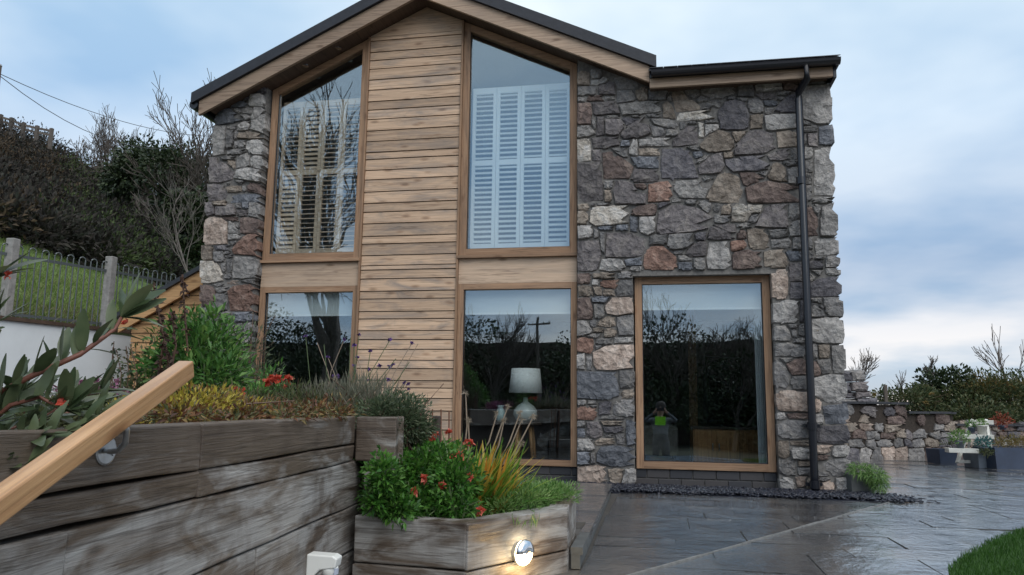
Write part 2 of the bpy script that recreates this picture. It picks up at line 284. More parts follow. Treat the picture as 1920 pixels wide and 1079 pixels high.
def brick_mat():
    m, nt, b, N, L = new_mat('blue_brick'); oi = N('ShaderNodeObjectInfo')
    r = ramp(N, [(0, (.030, .031, .036)), (.5, (.046, .046, .052)), (1, (.066, .060, .060))]); L(oi, 'Random', r, 0); L(r, 0, b, 'Base Color'); b.inputs['Roughness'].default_value = .45
brick_mat()
def slate_mat():
    # wet slate: dark stone, a thin film of water that is smooth in the hollows and broken on the ridges
    m, nt, b, N, L = new_mat('wet_slate'); oi = N('ShaderNodeObjectInfo'); g = N('ShaderNodeNewGeometry')
    n1 = N('ShaderNodeTexNoise', i_Scale=2.6, i_Detail=7.0, i_Roughness=.6, i_Distortion=.6); L(g, 'Position', n1, 'Vector')
    n2 = N('ShaderNodeTexNoise', i_Scale=22.0, i_Detail=5.0, i_Roughness=.6); L(g, 'Position', n2, 'Vector')
    r = ramp(N, [(.3, (.050, .051, .055)), (.5, (.090, .090, .092)), (.7, (.14, .128, .114))]); L(n1, 0, r, 0)
    hs = N('ShaderNodeHueSaturation'); mr = N('ShaderNodeMapRange'); mr.inputs['To Min'].default_value = .65; mr.inputs['To Max'].default_value = 1.4; L(oi, 'Random', mr, 0); L(mr, 0, hs, 'Value'); L(r, 0, hs, 'Color'); L(hs, 0, b, 'Base Color')
    ro = ramp(N, [(.35, (.03,)*3), (.55, (.07,)*3), (.75, (.17,)*3)]); L(n1, 0, ro, 0); L(ro, 0, b, 'Roughness')
    b.inputs['IOR'].default_value = 1.6; b.inputs['Specular IOR Level'].default_value = .8; b.inputs['Coat Weight'].default_value = 1.0; b.inputs['Coat IOR'].default_value = 1.8; b.inputs['Coat Roughness'].default_value = .04
    ad = N('ShaderNodeMath', operation='MULTIPLY_ADD'); ad.inputs[1].default_value = .25; L(n2, 0, ad, 0); L(n1, 0, ad, 2)
    bp = N('ShaderNodeBump', i_Strength=.5, i_Distance=.05); L(ad, 0, bp, 'Height'); L(bp, 0, b, 'Normal'); L(bp, 0, b, 'Coat Normal')
slate_mat()
plain('chip', (.020, .022, .034), .28); plain('joint', (.09, .085, .08), .4, noise=.3, nscale=20)

# ------------------------------------------------------------------ mesh helpers
class MB:
    def __init__(s): s.v = []; s.f = []
    def add(s, vs, fs):
        o = len(s.v); s.v += [tuple(map(float, q)) for q in vs]; s.f += [tuple(o+i for i in q) for q in fs]; return s
    def box(s, x0, x1, y0, y1, z0, z1):
        return s.add([(x0, y0, z0), (x1, y0, z0), (x1, y1, z0), (x0, y1, z0), (x0, y0, z1), (x1, y0, z1), (x1, y1, z1), (x0, y1, z1)],
                     [(0, 3, 2, 1), (4, 5, 6, 7), (0, 1, 5, 4), (1, 2, 6, 5), (2, 3, 7, 6), (3, 0, 4, 7)])
    def prism_y(s, poly, y0, y1):       # polygon in (x, z), counter-clockwise seen from -y
        n = len(poly)
        return s.add([(x, y0, z) for x, z in poly]+[(x, y1, z) for x, z in poly],
                     [tuple(range(n)), tuple(range(2*n-1, n-1, -1))]+[(i, n+i, n+(i+1) % n, (i+1) % n) for i in range(n)])
    def prism_z(s, poly, z0, z1):
        n = len(poly)
        return s.add([(x, y, z0) for x, y in poly]+[(x, y, z1) for x, y in poly],
                     [tuple(range(n-1, -1, -1)), tuple(range(n, 2*n))]+[(i, (i+1) % n, n+(i+1) % n, n+i) for i in range(n)])
    def tube(s, pts, rad, n=6, cap=True):
        pts = [np.array(p, float) for p in pts]
        if not hasattr(rad, '__len__'): rad = [rad]*len(pts)
        rings = []
        for i, p in enumerate(pts):
            t = pts[min(i+1, len(pts)-1)]-pts[max(i-1, 0)]; t = t/(np.linalg.norm(t)+1e-9)
            a = np.cross(t, (0, 0, 1) if abs(t[2]) < .9 else (1, 0, 0)); a /= np.linalg.norm(a); b_ = np.cross(t, a)
            rings.append([p+rad[i]*(math.cos(2*math.pi*k/n)*a+math.sin(2*math.pi*k/n)*b_) for k in range(n)])
        fs = []
        for i in range(len(pts)-1):
            for k in range(n): fs.append((i*n+k, i*n+(k+1) % n, (i+1)*n+(k+1) % n, (i+1)*n+k))
        if cap: fs += [tuple(range(n-1, -1, -1)), tuple((len(pts)-1)*n+k for k in range(n))]
        return s.add([q for r_ in rings for q in r_], fs)
    def lathe(s, prof, c=(0, 0, 0), n=24, axis=(0, 0, 1)):   # prof: (r, h) along the axis
        ax = np.array(axis, float); ax /= np.linalg.norm(ax)
        a = np.cross(ax, (0, 1, 0) if abs(ax[1]) < .9 else (1, 0, 0)); a /= np.linalg.norm(a); b_ = np.cross(ax, a); c = np.array(c, float)
        vs = [c+ax*h+r_*(math.cos(2*math.pi*k/n)*a+math.sin(2*math.pi*k/n)*b_) for r_, h in prof for k in range(n)]
        fs = [(i*n+k, i*n+(k+1) % n, (i+1)*n+(k+1) % n, (i+1)*n+k) for i in range(len(prof)-1) for k in range(n)]
        fs += [tuple(range(n-1, -1, -1)), tuple((len(prof)-1)*n+k for k in range(n))]
        return s.add(vs, fs)
    def beam(s, p, q, w, h, up=(0, 0, 1)):            # rectangular bar from p to q
        p = np.array(p, float); q = np.array(q, float); t = (q-p)/np.linalg.norm(q-p)
        a = np.cross(t, up); a /= np.linalg.norm(a); b_ = np.cross(a, t)
        vs = [c+a*sx*w/2+b_*sz*h/2 for c in (p, q) for sx, sz in ((-1, -1), (1, -1), (1, 1), (-1, 1))]
        return s.add(vs, [(3, 2, 1, 0), (4, 5, 6, 7), (0, 1, 5, 4), (1, 2, 6, 5), (2, 3, 7, 6), (3, 0, 4, 7)])
    def build(s, name, mat, parent=None, smooth=False, bevel=0.0):
        me = bpy.data.meshes.new(name); me.from_pydata(s.v, [], s.f); me.update()
        if smooth: me.polygons.foreach_set('use_smooth', [True]*len(me.polygons))
        return link(name, me, mat, parent, bevel)
def link(name, me, mat, parent=None, bevel=0.0):
    if mat is not None and not me.materials: me.materials.append(MATS[mat])
    o = bpy.data.objects.new(name, me); col.objects.link(o)
    if parent is not None: o.parent = parent
    if bevel:
        md = o.modifiers.new('bevel', 'BEVEL'); md.width = bevel; md.segments = 2; md.limit_method = 'ANGLE'
    return o
def tag(o, label=None, cat=None, group=None, kind=None):
    if label: o['label'] = label
    if cat: o['category'] = cat
    if group: o['group'] = group
    if kind: o['kind'] = kind
    return o
def empty(name, loc, label=None, cat=None, group=None):
    o = bpy.data.objects.new(name, None); o.location = tuple(map(float, loc)); o.empty_display_size = .1; col.objects.link(o)
    return tag(o, label, cat, group)
def kid(o, root):                       # parent built in world coordinates under an empty that stands at its base
    o.parent = root; o.matrix_parent_inverse = Matrix.Translation(root.location).inverted(); return o
def part(root, name, mb, mat, **k):
    return kid(mb.build(name, mat, None, **k), root)
def dim(o, *s): return o

# leaves: arrays of bases, directions, lengths, widths -> folded blades (4 triangles each)
def leaf_arrays(B, T, Ln, Wd, droop=0.15, fold=0.25):
    n = len(B); T = T/np.linalg.norm(T, axis=1, keepdims=True)
    R_ = rng.normal(size=(n, 3)); S = np.cross(T, R_); S /= np.linalg.norm(S, axis=1, keepdims=True)+1e-9
    Nn = np.cross(S, T); Nn *= np.sign(Nn[:, 2:3]+1e-6)
    Ln = np.asarray(Ln).reshape(-1, 1)*np.ones((n, 1)); Wd = np.asarray(Wd).reshape(-1, 1)*np.ones((n, 1))
    mid = B+T*Ln*.45; g = np.array([[0, 0, -1.0]])
    V = np.stack([B, mid+S*Wd*.5+Nn*Wd*fold, mid, mid-S*Wd*.5+Nn*Wd*fold, B+T*Ln+g*Ln*droop], 1).reshape(-1, 3)
    o = (np.arange(n)*5)[:, None]
    Fc = np.concatenate([o+np.array([[0, 2, 1]]), o+np.array([[0, 3, 2]]), o+np.array([[1, 2, 4]]), o+np.array([[2, 3, 4]])], 1).reshape(-1, 3)
    return V, Fc
def np_mesh(name, V, Fc):
    me = bpy.data.meshes.new(name); n = len(Fc); k = Fc.shape[1]
    me.vertices.add(len(V)); me.vertices.foreach_set('co', V.astype(np.float32).ravel())
    me.loops.add(n*k); me.loops.foreach_set('vertex_index', Fc.astype(np.int32).ravel())
    me.polygons.add(n); me.polygons.foreach_set('loop_start', np.arange(0, n*k, k, dtype=np.int32))
    me.update(calc_edges=True); return me
def unit(n):
    v = rng.normal(size=(n, 3)); return v/np.linalg.norm(v, axis=1, keepdims=True)
def leaves_obj(name, B, T, Ln, Wd, mat, parent=None, root=None, droop=.15, fold=.25):
    V, Fc = leaf_arrays(np.asarray(B, float), np.asarray(T, float), Ln, Wd, droop, fold)
    o = link(name, np_mesh(name, V, Fc), mat)
    if root is not None: kid(o, root)
    return o
def blob(n, c, r, shell=.35, up=.0):
    # points in a lumpy ellipsoid, denser near its surface, with outward directions
    u = unit(n); rad = 1-shell*rng.random(n)**1.5
    ph = rng.random(3)*6; lump = 1+.22*np.sin(u[:, 0]*5+ph[0])*np.sin(u[:, 1]*4+ph[1])+.15*np.sin(u[:, 2]*6+ph[2])
    P = np.array(c)+u*np.array(r)*(rad*lump)[:, None]
    T = u+unit(n)*.7+np.array([0, 0, up]); return P, T

# ------------------------------------------------------------------ rubble stone: traced blocks (colour code + box or polygon), grown until they meet
STONES = [
 ((1070, 110, 5.137), """t 60 130 180 250;g 60 258 240 350;g 195 120 270 190;l 195 195 340 245;p 275 235 430 340;g 430 180 640 285;g 440 300 590 295 635 385 445 420;t 630 290 740 390;g 750 300 920 390
s 65 365 140 410;b 145 345 320 400;g 330 350 430 385;b 60 420 190 625;p 205 415 430 405 475 525 240 540;l 470 440 860 405 880 500 840 520 490 540;t 880 440 930 390 1005 500 1005 570 890 560;t 975 310 1080 310 1250 450 1240 480 1010 510;s 925 330 970 400;g 1110 300 1250 375;g 1215 345 1320 415;g 1270 405 1480 460;l 1260 460 1380 485
w 1020 585 1050 520 1375 480 1375 565 1060 600;p 245 550 325 735;g 205 580 245 680;p 330 575 480 575 515 630 460 730 330 730;g 330 540 480 565;d 475 570 560 555 690 580 540 630;l 575 540 670 560;g 690 520 875 555
p 470 745 500 700 730 540 760 715 520 770;g 765 575 960 580 1040 640 1035 690 800 625;g 760 625 920 670 915 720 800 740;g 920 675 1040 735;g 1050 600 1110 670;p 980 840 1000 770 1130 640 1230 640 1225 810;w 1230 605 1285 760;l 1290 625 1460 630 1390 700 1295 740;s 1130 600 1220 620;s 1290 590 1450 615
l 50 650 200 640 240 720 60 755;p 200 760 470 745 475 830 220 860;s 480 785 570 840;l 550 890 600 770 640 800 640 920 560 920;l 665 780 960 760 960 830 665 840;w 55 765 180 770 195 980 60 990;p 205 875 285 975;g 385 855 545 850 560 950 450 915;t 655 860 870 855 860 925 660 925;d 870 850 1165 870 1225 1135 860 1160
b 305 900 400 890 600 1040 560 1150 320 1150;s 560 945 850 940 850 1050 640 1050;s 1125 850 1240 880;s 1170 890 1270 945;l 1190 1000 1250 960 1350 910 1330 960 1200 1010"""),
 ((1330, 110, 5.137), """t -90 830 -10 720 100 690 200 720 240 840 200 875 0 890 -90 860;p -110 1040 0 940 120 905 130 1030 110 1100 -100 1110;l -80 330 -60 270 265 250 270 330 110 365 -60 375;g 275 255 420 355;l 440 260 700 225 705 295 470 300;b 715 230 850 290;g 180 365 255 390;g 260 375 365 405
p 445 345 640 320 670 375 540 385;t 660 315 780 345;s 530 400 660 445;g 650 365 740 390;d 610 510 700 420 760 350 870 330 870 510;d 90 590 130 410 240 390 340 430 385 540 370 650 330 680 110 670;g 365 390 480 380 525 430 525 510 395 505;g 540 470 620 515;t 400 540 515 540 510 655 400 665
l 530 550 640 535 870 525 870 655 600 690 540 685;l 890 255 1155 250 1165 450 1160 620 1000 610 900 565;g 975 190 1135 235;b 870 190 970 245;g 880 590 990 635;g 895 645 1045 695;s 1060 650 1180 640 1185 820 1060 825;p 950 720 1050 715 1050 840 960 830;g 880 730 940 810
t 650 700 780 680 860 740 860 830 670 850;p 245 880 330 750 420 680 530 680 630 720 650 850 520 905 250 925;t 220 705 370 690 270 800;l 1015 870 1180 840 1190 1200 1195 1315 1015 1310;l 880 855 1000 850 1000 940 880 950;g 795 870 860 950;p 560 920 770 865 785 960 590 975;t 135 905 230 900 230 940 150 950;d 150 970 550 925 575 1060 240 1080 190 1020
g 720 990 850 1010;t 555 1130 640 990 715 1010 760 1180 600 1150;g 890 985 1000 1090"""),
 ((1070, 310, 5.137), """p 55 -30 290 -30 300 150 310 330 60 350;p 575 130 620 30 840 40 880 130 750 155;g 305 165 410 150 400 210 340 225;t 325 240 385 350;p 400 240 440 140 530 150 640 230 730 270 720 370 430 370;b 630 180 730 215;r 750 180 930 150 970 200 955 335 750 345;l 985 230 1020 150 1270 140 1325 220 1270 300 1060 315;s 1280 95 1400 150
t 60 370 180 430;t 60 430 150 560;w 190 390 555 380 555 550 250 575 190 540;l 195 375 235 392;s 250 360 390 382;b 580 470 660 390 830 365 830 470 700 485;d 835 365 970 360 850 410;p 835 640 835 450 950 380 1060 360 1230 410 1370 500 1340 610 1180 640 860 655;s 570 490 645 500 640 640 575 630;l 665 500 810 495 810 630 740 665 660 620;g 1100 335 1210 375;s 970 320 1090 350;g 1210 365 1387 360 1390 440 1320 465
l 60 580 190 585 205 680 70 710;s 260 590 400 615;s 440 570 555 620;s 230 620 265 690;g 280 640 325 850;p 335 640 560 640 740 690 700 790 690 870 490 895 335 880;g 770 680 935 665 920 745 780 750;g 945 665 1180 655 1185 745 1120 790 990 815 945 770;d 1195 660 1300 650 1280 715 1220 715
p 55 720 270 725 295 860 260 980 150 1015 60 1015;l 290 900 480 895 520 980 400 1015 280 1000;s 520 910 690 880 685 960 540 965;l 580 970 690 1003;r 700 960 705 860 800 780 880 790 1000 880 1030 980 720 995;p 1110 850 1140 790 1240 730 1310 750 1300 870 1150 880;g 1030 865 1120 870 1170 910 1050 925;s 1040 935 1175 930 1185 995 1050 995;g 990 820 1080 850;g 1180 890 1290 890 1280 990 1185 985"""),
 ((1330, 310, 5.137), """t 10 260 80 70 200 90 290 110 320 230 350 330 220 340 0 345;l 0 95 70 150;b 285 65 430 65 540 120 420 150 370 195 330 180;b 345 215 560 165 890 205 890 345 420 355 380 340;s 470 75 570 55 550 105;g 760 40 880 20 880 180 770 165;g 900 30 990 80 990 180 900 180;g 905 190 980 330;l 990 310 1200 305 1195 345 1000 335
g 0 370 110 365 90 440 0 460;t 130 400 210 370 210 475 120 460;w 225 395 510 380 490 450 420 470 340 535 230 530;g 50 490 220 485 150 550 60 545;p 450 580 540 420 620 380 755 370 755 600 560 595;g 770 370 870 500;g 390 470 470 540;l 1090 400 1205 360 1215 640 1200 675 1075 670 1075 560;b 905 420 990 390 1050 520 1055 670 910 675;g 770 600 890 520 890 670 780 680;g 1000 390 1080 470
p 0 580 240 570 265 640 250 700 70 715 0 700;g 275 565 400 590;b 265 645 365 700;t 370 620 540 600 590 790 430 805 380 760;g 560 620 740 620 760 680 610 705;l 0 740 180 725 215 960 140 985 0 980 -30 900;r 205 740 330 720 360 760 300 810 210 815;b 230 860 300 830 510 830 505 970 240 985;t 525 830 710 815 770 930 740 960 530 975;g 600 715 800 705 790 780 600 795;g 810 700 905 800;g 920 700 1000 800;l 1005 720 1220 700 1225 850 1030 865
s 740 830 900 835 900 920 780 920;g 920 820 1010 900;d 940 930 1110 920 1100 990 940 990;g 1120 880 1230 870 1235 985 1125 980;g 990 1010 1110 1010 1100 1060 1010 1060;l 1120 990 1245 990 1245 1050 1120 1050;p 775 940 900 925 905 1120 780 1115;s 1010 880 1110 900"""),
 ((1070, 510, 5.136), """b 60 20 195 110;t 215 15 420 55;g 460 15 605 60;l 195 70 270 130;r 270 90 470 70 475 120 420 160 280 135;g 430 175 480 75 605 70 610 230 450 235;t 60 130 200 130 215 180 240 225 80 230;t 210 140 300 140 290 220 225 220;t 305 175 400 165 430 220 320 230;s 195 245 385 240 320 290 200 290;b 60 250 185 250 215 380 205 455 60 455;g 220 310 310 305 315 430 235 440;k 325 350 400 250 605 245 610 400 450 415 370 390
l 60 475 150 470 205 570 190 600 60 620;t 255 510 330 440 425 435 420 515 280 525;g 190 465 235 530;g 450 440 500 405 610 405 610 610 460 615;t 215 540 310 580;t 320 550 440 560 430 620 325 630;s 150 600 300 590 250 640 150 620;g 235 645 400 640 390 690 240 700;l 415 630 615 625 620 680 420 685;r 50 635 215 640 220 740 180 770 50 770;k 220 780 330 720 460 700 615 695 620 930 380 940 250 940 220 900;l 50 790 130 785 135 940 50 940;g 150 820 200 950;d 225 705 310 735"""),
 ((1070, 710, 5.136), """s 55 -70 440 -60 460 130 380 205 60 190;g 465 -80 625 -80 625 90 480 95;t 505 110 615 105 615 185 510 180;g 60 205 150 250;b 160 210 255 245;l 190 260 255 285;r 55 280 260 280 250 360 210 400 55 395;d 265 230 380 220 385 340 270 350;g 415 250 620 200 625 370 420 375 400 340;g 280 355 520 390;t 290 410 500 415 495 450 320 445;l 60 410 140 465;p 150 420 270 430 310 540 235 580 155 550;s 60 480 140 570;d 320 470 510 465 510 520 330 520;s 535 395 640 390 640 660 545 650 530 540;s 320 540 415 565;g 430 545 525 540 525 640 450 630;t 220 610 290 580 420 580 435 630 250 645
l 60 580 205 590 210 690 60 695;s 60 710 185 830;t 190 715 230 830;s 240 720 290 660 440 650 640 670 640 840 480 850 320 820 250 800;k 60 850 230 830 330 860 340 980 180 1005 60 1000;t 360 880 510 880 480 1000 400 1010;l 530 880 640 870 640 1020 500 1025"""),
 ((1430, 510, 5.139), """k 75 0 250 -10 240 180 220 250 90 250;d 270 100 395 100 395 250 275 250;l 90 290 350 280 355 460 310 490 90 495;d 365 280 420 470;g 100 530 240 520 300 650 200 665 95 665;g 240 505 340 535;d 280 560 340 630;g 345 520 420 610;g 300 645 420 680;g 105 690 240 685 430 720 430 800 110 820;g 95 840 190 840 240 960 230 1130 100 1130;b 235 890 290 850 440 850 440 990 290 985;g 290 1010 440 1000 430 1120 300 1120;s 165 830 290 870
g 440 20 520 80;d 545 60 735 45 745 230 480 235 470 120;g 490 0 610 40;g 455 260 570 250 570 300;g 585 245 745 245 755 415 640 420 590 310;g 455 310 530 310 600 430 460 425;g 540 320 630 345;l 450 460 735 430 770 560 770 680 620 690 460 660;g 450 710 530 830;t 540 705 650 700 645 830 550 830;l 665 715 780 710 790 860 790 985 690 985;b 460 860 520 860 575 940 560 985 460 985;g 520 850 660 840 660 980 580 980"""),
 ((1430, 710, 4.689), """l 465 10 600 -40 720 -30 730 130 690 220 580 200 470 140;k 105 130 200 110 420 130 420 290 130 280 110 230;k 450 195 500 285;s 540 250 725 240 740 395 560 405;l 120 310 190 300 210 340 130 360;b 210 310 400 305 400 350 240 350;g 115 400 270 360 420 380 430 520 180 530 130 500;l 450 330 540 320 535 395 455 395;d 470 430 740 415 740 560 640 575 475 560;k 480 600 620 590 560 660 485 660;l 630 600 740 595 740 690 630 690;t 125 550 230 545 240 680 200 705 130 690;t 245 550 430 550 430 595 250 585;l 250 630 340 610 440 650 430 710 270 700;g 130 740 220 720 290 730 290 850 140 845
t 320 740 440 735 440 770 325 770;g 315 790 445 840;b 490 680 590 720;g 480 750 600 710 750 700 750 850 660 860;l 490 835 590 865;k 500 870 590 900;l 145 890 220 880 290 930 240 985 150 980;k 300 880 390 870 385 950 310 970;k 300 965 380 1000;k 490 930 600 900 640 980 550 990;l 660 890 760 870 770 980 665 1000;t 390 890 470 970"""),
 ((370, 150, 5.393), """s 350 215 490 205 470 265 340 270;l 520 200 560 145 640 140 660 260 525 250;s 180 400 240 310 310 295 380 340 435 400 200 450;l 440 290 550 280 545 335 450 330;s 370 290 425 320;g 430 350 520 350 500 400;l 545 470 570 280 640 280 660 330 660 520 540 500;l 400 500 410 450 520 420 520 490;g 290 460 390 485;l 160 470 270 460 275 600 270 740 150 750;g 290 520 360 510 350 680 285 680;t 395 585 420 530 610 520 650 580 560 580;g 365 520 385 590;g 365 620 475 610 470 670 360 675;l 490 690 500 620 600 605 645 650 645 740 560 740;g 290 720 470 695 480 720 300 750;g 230 780 375 770 370 800 250 805
l 385 780 490 750 515 800 500 870 390 880;l 525 790 580 760 640 790 640 890 560 880;t 290 810 360 810 360 890;p 130 800 190 790 345 920 340 1000 220 1025 120 1020;l 355 990 400 910 500 890 630 920 630 1020 520 1010;d 370 1010 480 1045;g 250 1035 360 1055;d 560 60 660 120;d 400 130 500 190"""),
 ((360, 340, 5.393), """p 160 40 320 40 330 150 280 185 170 180;g 300 5 400 30;d 410 0 560 25;t 335 60 380 40 490 40 490 100 350 105;b 540 40 610 20 670 40 670 115 540 95;g 495 40 540 95;s 345 170 370 130 640 115 665 150 665 205 620 190 400 205;t 200 205 330 240;p 140 230 200 215 225 330 150 340;p 230 255 420 250 440 340 230 345;p 440 285 550 290 545 345 440 345;g 435 215 485 270;s 495 210 560 205 565 275 500 270;g 570 210 640 215 660 250 660 370 560 345
k 120 620 130 400 170 360 280 365 340 410 340 625 130 635;b 290 360 460 355 460 400 330 385;l 350 480 365 385 450 490 450 520 360 515;b 480 370 610 360 655 380 650 520 475 520;l 440 440 475 465;l 355 535 470 530 480 580 360 590;l 360 605 440 600 400 640;r 395 690 450 620 550 530 630 530 645 560 640 750 560 735 410 730;d 215 650 380 645 360 690 230 695;t 100 665 190 660 190 780 110 795;g 200 710 310 705 305 800 210 800;t 320 710 365 735;g 320 745 400 765;w 95 820 200 810 290 900 300 1000 170 1025 95 1015;g 280 830 330 930;g 335 790 390 785 385 920 335 915;l 400 930 420 760 630 760 640 970 520 975 410 970;l 320 940 380 980;k 320 1000 470 1000 470 1040 320 1040;g 480 1010 560 985 630 1000 620 1035;g 180 1040 310 1060"""),
 ((350, 500, 5.393), """b 135 200 270 190 270 340 150 400;g 285 215 400 210 360 260 290 250;r 410 250 460 190 620 180 660 230 660 440 430 440;g 280 290 390 280 400 360 390 420 310 440;s 470 470 640 460 640 550 500 545;g 350 470 410 500;g 360 510 410 545;t 510 570 560 630;g 570 570 650 690;t 455 630 510 670;l 415 590 450 680;p 240 480 320 600;g 130 420 300 470;g 130 480 230 600;g 150 620 400 700;g 480 700 650 800;p 200 720 460 820;g 130 830 400 950;t 420 830 640 950;g 120 960 380 1100;p 390 960 640 1100;g 120 1110 380 1260;g 390 1110 640 1260"""),
]
def sdf(poly, X):
    # signed distance of points X (n,2) to a polygon
    a = poly; b_ = np.roll(poly, -1, 0); d2 = np.full(len(X), 1e9); ins = np.zeros(len(X), bool)
    for p, q in zip(a, b_):
        e_ = q-p; w = X-p; t = np.clip((w@e_)/(e_@e_+1e-12), 0, 1); dd = w-t[:, None]*e_; d2 = np.minimum(d2, (dd*dd).sum(1))
        c = (p[1] > X[:, 1]) != (q[1] > X[:, 1])
        with np.errstate(divide='ignore', invalid='ignore'):
            ins ^= c & (X[:, 0] < (q[0]-p[0])*(X[:, 1]-p[1])/(q[1]-p[1]+1e-15)+p[0])
    d = np.sqrt(d2); return np.where(ins, -d, d)
def grow(polys, blockers=(), gap=.009, maxgrow=.032, limits=None):
    # every stone grows outwards along rays from its middle until it meets a neighbour's territory
    out = []; allp = list(polys)+list(blockers); cen = [p.mean(0) for p in allp]; ext = [np.abs(p-c).max() for p, c in zip(allp, cen)]
    for i, p in enumerate(polys):
        c = cen[i]; ang = set(np.round(np.arange(14)*2*math.pi/14+.1*i, 3))
        av = [math.atan2(*(v-c)[::-1]) % (2*math.pi) for v in p]
        ang = sorted([a for a in ang if min(abs((a-b_+math.pi) % (2*math.pi)-math.pi) for b_ in av) > .16]+av)
        rr = np.linspace(.12, 1, 44)*(ext[i]*1.45+maxgrow); dirs = np.array([(math.cos(a), math.sin(a)) for a in ang])
        P = (c+dirs[:, None, :]*rr[None, :, None]).reshape(-1, 2); own = sdf(p, P)
        oth = np.full(len(P), 9.0)
        for j, q in enumerate(allp):
            if j != i and np.abs(cen[j]-c).max() < ext[i]*1.5+ext[j]+.12: oth = np.minimum(oth, sdf(q, P))
        ok = (own < np.minimum(oth, 9)-gap) & (own < maxgrow); ok = ok.reshape(len(ang), -1)
        k = np.where(ok.all(1), len(rr), np.argmin(ok, 1)); k = np.maximum(k, 1)
        r_ = rr[k-1]*(1+rng.normal(0, .012, len(ang))); pts = c+dirs*r_[:, None]
        if limits: pts = limits(pts)
        out.append((c, pts))
    return out
def stone_mesh(name, c, pts, y_face, y_back, bulge=.005):
    n = len(pts); ar = .5*abs(sum(pts[k][0]*pts[(k+1) % n][1]-pts[(k+1) % n][0]*pts[k][1] for k in range(n))); sz = math.sqrt(ar)
    yf = y_face+rng.normal(0, .008); tx, tz = rng.normal(0, .045, 2)
    def ring(s, y, jit):
        return [(c[0]+(q[0]-c[0])*s, y+tx*(q[0]-c[0])*s+tz*(q[1]-c[1])*s+rng.normal(0, jit), c[1]+(q[1]-c[1])*s) for q in pts]
    s1 = 1-min(.16, .006/sz*1.9); v = [(q[0], y_back, q[1]) for q in pts]+ring(1, yf+.013, .003)+ring(s1, yf+.001, .004)+ring(.55, yf-bulge*min(1, sz/.15), .004)+[(c[0], yf-bulge*rng.uniform(.2, 1.2)*min(1, sz/.15), c[1])]
    f = []
    for r_ in range(3):
        for k in range(n): a, b_ = r_*n+k, r_*n+(k+1) % n; f.append((a, b_, b_+n, a+n))
    for k in range(n): f.append((3*n+k, 3*n+(k+1) % n, 4*n))
    me = bpy.data.meshes.new(name); me.from_pydata(v, [], f); me.update()
    return me, ar

# ------------------------------------------------------------------ the house
YS = -0.16                                     # stone face; the glazing stands at y = 0
house = empty('stone_house', (-2.6, 0, 0), 'two storey stone and timber house with a tall glazed gable and black roof', 'house')
HK = dict(root=house)
def hp(name, mb, mat, parent=None, **k):
    o = mb.build(name, mat, None, **k); return kid(o, house) if parent is None else sub(o, parent)
def sub(o, par):                               # a sub-part of a part, both built in world coordinates
    o.parent = par; return o
RX, SL = -2.593, 0.4725                        # ridge position and gable slope
def zb(x): return 5.32-SL*abs(x-RX)            # underside of the bargeboard
# mortar cores behind the stones
mc = MB().prism_y([(-.825, .0), (-.255, .0), (-.255, 2.11), (1.115, 2.11), (1.115, 0), (1.715, 0), (1.715, 4.2), (-.06, 4.2), (-.825, zb(-.825)+.06)], -.123, .16)
hp('wall_core', mc, 'mortar')
hp('wall_core', MB().prism_y([(-5.145, -.2), (-4.5, -.2), (-4.5, zb(-4.5)+.06), (-5.145, zb(-5.145)+.06)], -.123, .16), 'mortar')
hp('side_wall', MB().box(1.52, 1.713, .161, 7, 0, 4.2), 'st_g')
hp('side_wall', MB().box(-5.143, -4.95, .161, 7, -.2, 4.15), 'st_g')
hp('back_wall', MB().prism_y([(-5.143, 0), (1.71, 0), (1.71, 4.2), (RX, 5.3), (-5.143, 4.15)], 7.0, 7.2), 'mortar')
polys, codes = [], []
for (ox, oy, sc), txt in STONES:
    for t in txt.replace('\n', ';').split(';'):
        w = t.split(); v = list(map(float, w[1:]))
        if len(v) == 4: v = [v[0], v[1], v[2], v[1], v[2], v[3], v[0], v[3]]
        pp = np.array([onY(ox+v[i]/sc, oy+v[i+1]/sc, YS)[[0, 2]] for i in range(0, len(v), 2)])
        polys.append(pp); codes.append(w[0])
block = [np.array(q, float) for q in ([(-.245, -.3), (1.105, -.3), (1.105, 2.125), (-.245, 2.125)], [(-4.44, -1), (-.838, -1), (-.838, 6), (-4.44, 6)])]
def lim(p):
    p = p.copy(); left = p[:, 0] < -3
    p[left, 0] = np.clip(p[left, 0], -5.19, -4.468); p[~left, 0] = np.clip(p[~left, 0], -.838, 1.768)
    p[:, 1] = np.maximum(p[:, 1], 0.005); return p
res = grow(polys, block, limits=lim)
items = []
for (c, pts), cdx in zip(res, codes):
    me, ar = stone_mesh('stone', c, pts, YS+.012, -.01); items.append((ar, me, cdx))
items.sort(key=lambda t: -t[0])
for ar, me, cdx in items[:300]:
    kid(link('stone', me, 'st_'+cdx), house)
rest = MB()
for ar, me, cdx in items[300:]:
    rest.add([v.co[:] for v in me.vertices], [tuple(p.vertices) for p in me.polygons]); bpy.data.meshes.remove(me)
if rest.v: tag(hp('small_filler_stones', rest, 'st_g'), kind='stuff')

